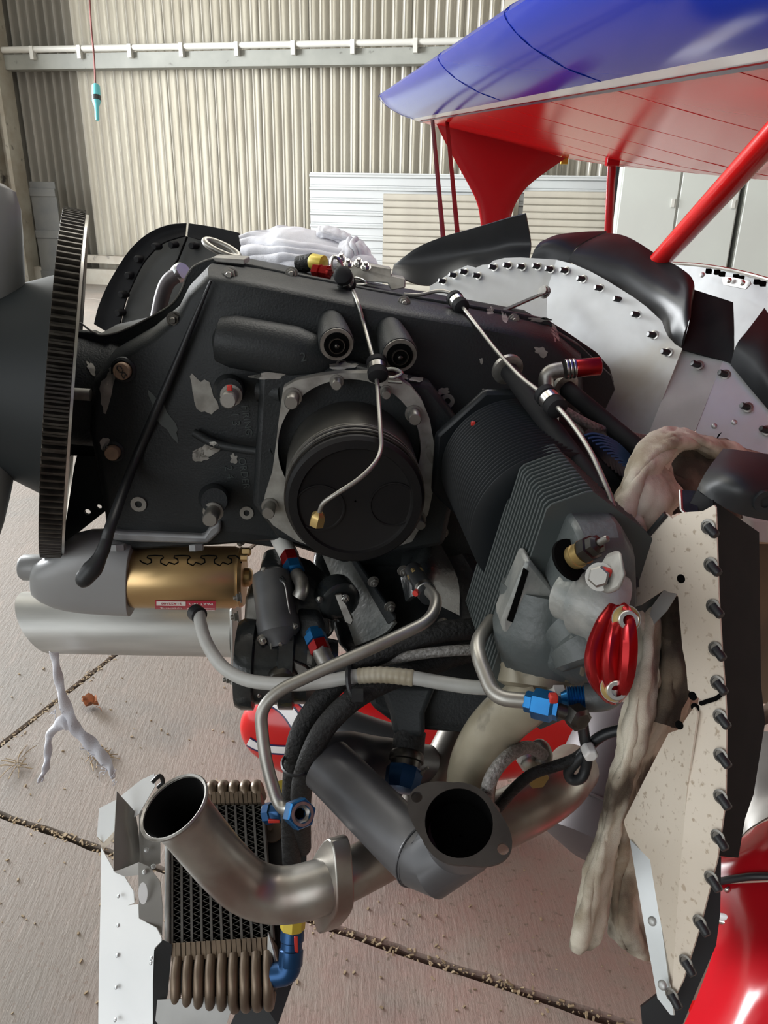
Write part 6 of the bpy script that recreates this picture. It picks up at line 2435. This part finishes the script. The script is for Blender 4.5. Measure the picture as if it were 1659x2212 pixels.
cloth([[(1418, 1290, .60), (1440, 1288, .588), (1475, 1290, .60)], [(1432, 1380, .595), (1452, 1380, .582), (1480, 1390, .60)], [(1428, 1470, .595), (1450, 1475, .582), (1482, 1480, .60)], [(1404, 1560, .595), (1425, 1560, .585), (1452, 1570, .60)]],
      'stained_fold', 'cloth_dark', dr_t, .003, 12, 12, .006, 22, .006, 12, folds=2)

# ================================================================== NEAR BAFFLE PLATE
DOFF[0] = -.115
nb_t = thing('side_baffle', 'soiled beige aluminium side baffle with black push fasteners in front of the rag', 'baffle', P(1480, 1700, .62))


def nd(x, y):
    return .70-(x-1340)*.00030-(abs(y-1500)*.00003)


def L(l, k=0.0):
    return [(x, y, nd(x, y)+k) for x, y in l]


o, n6 = sheet(L([(1474, 1107), (1518, 1104), (1542, 1091), (1546, 1096), (1552, 1284), (1559, 1400), (1566, 1492), (1520, 1516), (1486, 1490), (1482, 1440), (1474, 1400), (1465, 1290), (1462, 1282), (1448, 1280), (1434, 1274), (1382, 1308), (1359, 1314), (1340, 1306), (1332, 1285), (1365, 1240), (1366, 1192), (1438, 1108), (1452, 1120)]), .0015, 'upper_plate', 'alu_beige', nb_t)
m = M()
m.tube(px3(L([(1439, 1110), (1368, 1193), (1374, 1268)], -.001)), .0024, 6)
build('rubber_edge', m, 'rubber', nb_t)
sheet([(1470, 1058, .66), (1504, 1060, .66), (1508, 1104, .655), (1485, 1112, .655), (1474, 1107, .658)], .0013, 'bent_tab', 'gear', nb_t)
m = M()
m.tube(px3([(1470, 1058, .659), (1472, 1100, .658), (1480, 1110, .655)]), .0013, 6)
build('tab_edge', m, 'steel_bright', nb_t)
o, n7 = sheet(L([(1499, 1527), (1520, 1518), (1566, 1494), (1569, 1554), (1567, 1730), (1549, 1857), (1510, 2008), (1475, 2118), (1452, 2165), (1452, 2134), (1463, 1951), (1485, 1694), (1507, 1540)]), .0015, 'lower_plate', 'alu_beige', nb_t)
n8_src = [(1499, 1527, .652), (1507, 1540, .650), (1485, 1694, .652), (1463, 1951, .650), (1452, 2150, .645), (1404, 1857, .690), (1360, 1813, .705), (1351, 1789, .708), (1347, 1774, .708), (1387, 1694, .695), (1444, 1584, .672), (1466, 1576, .665)]
o, n8 = sheet(n8_src, .0015, 'warm_facet', 'alu_beige', nb_t)
o, n9 = sheet([(1360, 1813, .701), (1404, 1857, .686), (1430, 2010, .668), (1455, 2193, .645), (1448, 2192, .645), (1420, 2156, .655), (1390, 1990, .682)], .0018, 'edge_strip', 'alu', nb_t)
sheet([(1434, 1274, .678), (1462, 1284, .672), (1440, 1320, .68), (1396, 1366, .69), (1408, 1310, .688)], .0012, 'folded_tab', 'alu_matte', nb_t)
for (x, y) in ((1387, 1855), (1409, 1990), (1431, 2128)):
    put('rivet', 'rivet', t_rivet, 'alu_matte', nb_t, P(x, y, .696-(y-1855)*.00017), n9, .0034)
for (x, y) in ((1530, 1138), (1536, 1220), (1541, 1310), (1546, 1402), (1550, 1475), (1556, 1548), (1557, 1632), (1557, 1721), (1551, 1808), (1537, 1897), (1512, 1992), (1482, 2078), (1452, 2150)):
    p = P(x, y, nd(x, y)-.002)
    f = put('fastener', 'push_fastener', t_pop, 'steel', nb_t, p, n6, .0048)
    put('stem', 'stem', t_stem, 'rubber', f, p, nrm(n6*.75+AX*.75-Z*.25), .0062)
for (x, y) in ((1472, 1250), (1497, 1503), (1502, 1528), (1468, 1566)):
    m = M()
    m.lathe(P(x, y, nd(x, y)-.0005), n6, [(.0032, 0), (.0032, .0007)], 14)
    build('hole', m, 'dark', nb_t)
m = M()
m.tube(sp(px3(L([(1513, 1520), (1530, 1514), (1548, 1508), (1566, 1492)], -.0015)), 4), .0016, 6)
build('plate_gap', m, 'dark', nb_t)

ns = thing('side_seal', 'broad black rubber seal strip along the outer edge of the soiled side baffle', 'seal', P(1590, 1600, .64))
sheet([(1540, 1080, .655), (1640, 1150, .68), (1644, 1480, .70), (1653, 1560, .70), (1640, 1640, .70), (1628, 1716, .70), (1610, 1767, .695), (1595, 1853, .685), (1556, 1850, .665), (1562, 1720, .657), (1562, 1550, .657), (1556, 1400, .655)], .003, 'rubber_strip', 'rubber_matte', ns)
sheet([(1546, 1850, .664), (1558, 1852, .666), (1556, 1973, .665), (1547, 2042, .663), (1507, 2134, .658), (1470, 2225, .65), (1390, 2240, .67), (1384, 2176, .675), (1418, 2150, .672), (1440, 2150, .664), (1470, 2116, .66), (1506, 2008, .66), (1538, 1900, .662)], .003, 'rubber_strip', 'rubber', ns)
flap([[(1506, 1060, .655), (1540, 1080, .645), (1600, 1110, .64), (1700, 1130, .65)], [(1532, 1015, .665), (1570, 1030, .64), (1620, 1050, .63), (1700, 1070, .635)], [(1564, 972, .69), (1590, 975, .675), (1640, 982, .66), (1710, 990, .65)]], 'rubber_flap', 'rubber', ns)
sheet([(1480, 1107, .66), (1506, 1059, .654), (1545, 1070, .65), (1546, 1096, .652), (1520, 1106, .656)], .003, 'rubber_corner', 'rubber', ns)
m = M()
m.lathe(P(1652, 1083, .630), NF, [(.008, -.002), (.008, .002), (.004, .002), (.004, .0)], 20)
build('eyelet', m, 'rubber', ns)

# ================================================================== FUSELAGE SIDE AT THE RIGHT EDGE
DOFF[0] = 0.0
fu_t = thing('fuselage_side', 'glossy red fuselage side with a white trim line at the lower right', 'fuselage', P(1620, 2000, .85))
g = gpx([[(1480, 2215, .84), (1510, 2150, .86), (1545, 2050, .88), (1556, 1960, .89), (1558, 1911, .90)], [(1580, 2240, .76), (1600, 2150, .78), (1620, 2050, .81), (1630, 1970, .84), (1640, 1908, .86)], [(1700, 2300, .72), (1720, 2150, .74), (1740, 2050, .77), (1750, 1970, .80), (1760, 1905, .83)]], 6, 6)
m = M()
m.shell(g, .003)
build('lower_skin', m, 'red', fu_t)
g = gpx([[(1545, 1905, .905), (1560, 1850, .92), (1612, 1806, .94)], [(1630, 1902, .865), (1640, 1840, .88), (1660, 1775, .91)], [(1760, 1898, .835), (1780, 1820, .85), (1800, 1740, .88)]], 6, 6)
m = M()
m.shell(g, .003)
build('upper_skin', m, 'red', fu_t)
m = M()
m.tube(sp(px3([(1545, 1906, .90), (1590, 1898, .88), (1640, 1893, .86), (1760, 1895, .83)]), 6), .0042, 10)
build('piping', m, 'rubber', fu_t)
for (pts_, mt, nm, w_) in (([(1549, 1979, .886), (1590, 1986, .865), (1630, 1999, .835), (1680, 2022, .80)], 'white', 'trim_line', .0042), ([(1549, 1989, .885), (1590, 2000, .862), (1630, 2016, .832), (1680, 2042, .798)], 'steel_bright', 'trim_line', .0026)):
    m = M()
    m.tube(sp(px3(pts_), 6), w_, 10)
    build(nm, m, mt, fu_t)
put('screw', 'rivet', t_rivet, 'steel_bright', fu_t, P(1573, 1922, .888), NF, .0045)
g = gpx([[(1600, 1810, .95), (1620, 1790, .95), (1670, 1760, .93)], [(1600, 1700, 1.0), (1630, 1700, .98), (1700, 1700, .96)], [(1590, 1580, 1.02), (1630, 1580, 1.0), (1700, 1580, .98)]], 5, 5)
m = M()
m.shell(g, .002)
build('firewall', m, 'alu_grey', fu_t)
sheet([(1484, 2165, .90), (1512, 2158, .90), (1560, 2240, .86), (1500, 2240, .87)], .003, 'lower_lip', 'red_bright', fu_t)
m = M()
m.prism(px3([(1615, 1175, .95), (1700, 1175, .93), (1700, 1520, .93), (1625, 1520, .95)]), AY*.01)
tag(build('plywood_board', m, 'ply', smooth=0), 'stained brown plywood edge between the black seals at the right', 'board')
m = M()
m.prism(px3([(1622, 1122, .82), (1700, 1122, .80), (1700, 1178, .80), (1628, 1172, .82)]), AY*.03)
tag(build('white_block', m, 'pink_white', bevel=.003), 'soiled white plastic block above the plywood at the right edge', 'block')
flap([[(1634, 1560, .66), (1645, 1566, .655), (1690, 1550, .65)], [(1640, 1548, .665), (1655, 1545, .66), (1690, 1520, .65)], [(1650, 1530, .67), (1665, 1515, .665), (1690, 1490, .66)]], 'cloth_end', 'cloth_dirty', dr_t, nu=5, nv=5)

# ================================================================== BITS ON THE FLOOR AND THE COTTON STRIP
cs_t = thing('cotton_strip', 'frayed white cotton strip hanging in two tails below the aluminium tube', 'cloth', P(140, 1560, .95))


def ribbon(pts, w_, name='tail'):
    c = sp(px3([p[:3] for p in pts]), 8)
    ww = np.interp(np.linspace(0, 1, len(c)), np.linspace(0, 1, len(pts)), [p[3] for p in pts])
    g = []
    for k in range(len(c)):
        tng = nrm(c[min(k+1, len(c)-1)]-c[max(k-1, 0)])
        side = nrm(np.cross(tng, CF))
        row = []
        for f in np.linspace(-1, 1, 7):
            row.append(c[k]+side*f*ww[k]-CF*(.006*(1-f*f)-.002*math.sin(k*.6+f*2)))
        g.append(row)
    m = M()
    m.shell(np.array(g), .001)
    return build(name, m, 'cloth', cs_t, smooth=80)


ribbon([(117, 1408, .90, .0050), (124, 1450, .92, .0050), (133, 1495, .94, .0058), (148, 1540, .96, .0078), (164, 1575, .97, .0072), (190, 1600, .98, .0085), (215, 1628, .985, .0085), (236, 1655, .99, .0055), (246, 1680, .995, .0012)], 1)
ribbon([(158, 1566, .965, .0075), (140, 1560, .965, .0105), (120, 1572, .965, .0050), (106, 1592, .965, .0042), (104, 1625, .97, .0042), (100, 1655, .97, .0042), (93, 1672, .975, .0025), (84, 1688, .98, .0016)], 1)
m = M()
for (x, y, D) in ((118, 1535, .955), (128, 1530, .955), (190, 1612, .985), (222, 1648, .988), (230, 1662, .99), (246, 1672, .99), (248, 1684, .995), (92, 1680, .975), (205, 1632, .985), (196, 1618, .985)):
    for q in range(3):
        a = P(x, y, D-.004)
        pts_ = [a]
        for r_ in range(3):
            pts_.append(pts_[-1]+rng.normal(0, .0025, 3)-CU*.001-CR*.0012)
        m.tube(sp(pts_, 3), .0005, 5)
build('frayed_threads', m, 'cloth', cs_t)['kind'] = 'stuff'
lt = thing('dry_leaf', 'curled reddish-brown dry leaf lying alone on the concrete floor', 'leaf', PZ(196, 1522))
p0 = PZ(196, 1526)
g = []
for i in range(9):
    row = []
    for j in range(7):
        u, v = i/8-.5, j/6-.5
        w_ = .022*(1-abs(u*2)**1.6)+.002
        row.append(p0+FA*(u*.055+.004*math.sin(v*9))+FB*(v*2*w_)+Z*(.004+.06*v*v+.012*math.sin(u*7)**2+.01*abs(u)))
    g.append(row)
m = M()
m.shell(np.array(g), .0008)
build('blade', m, 'leaf', lt, smooth=60)
m = M()
m.tube(sp([p0+FA*.02+Z*.006, p0+FA*.035+Z*.003, p0+FA*.045-FB*.008+Z*.001], 4), .0009, 6)
build('stalk', m, 'leaf', lt)


def tuft(x, y, nst, rad, name, label):
    m = M()
    c = PZ(x, y)
    for k in range(nst):
        a = rng.uniform(0, math.pi*2)
        r0 = rng.normal(0, rad*.45, 2)
        b = c+FA*r0[0]+FB*r0[1]+Z*rng.uniform(.002, .012)
        ln = rng.uniform(.015, .06)
        d = FA*math.cos(a)+FB*math.sin(a)
        m.tube(sp([b, b+d*ln*.5+Z*rng.uniform(0, .006), b+d*ln+FB*rng.normal(0, .004)], 3), rng.uniform(.0007, .0018), 5)
    return tag(build(name, m, 'straw'), label, 'straw', kind='stuff')


tuft(212, 1636, 34, .03, 'straw_tuft', 'tangle of dry straw stalks on the floor under the cotton strip')
tuft(36, 1655, 16, .02, 'straw_tuft', 'small dark knot of dry grass on the floor at the left edge')
tuft(478, 1702, 10, .012, 'straw_tuft', 'crumb of dry husk on the floor behind the oil cooler')
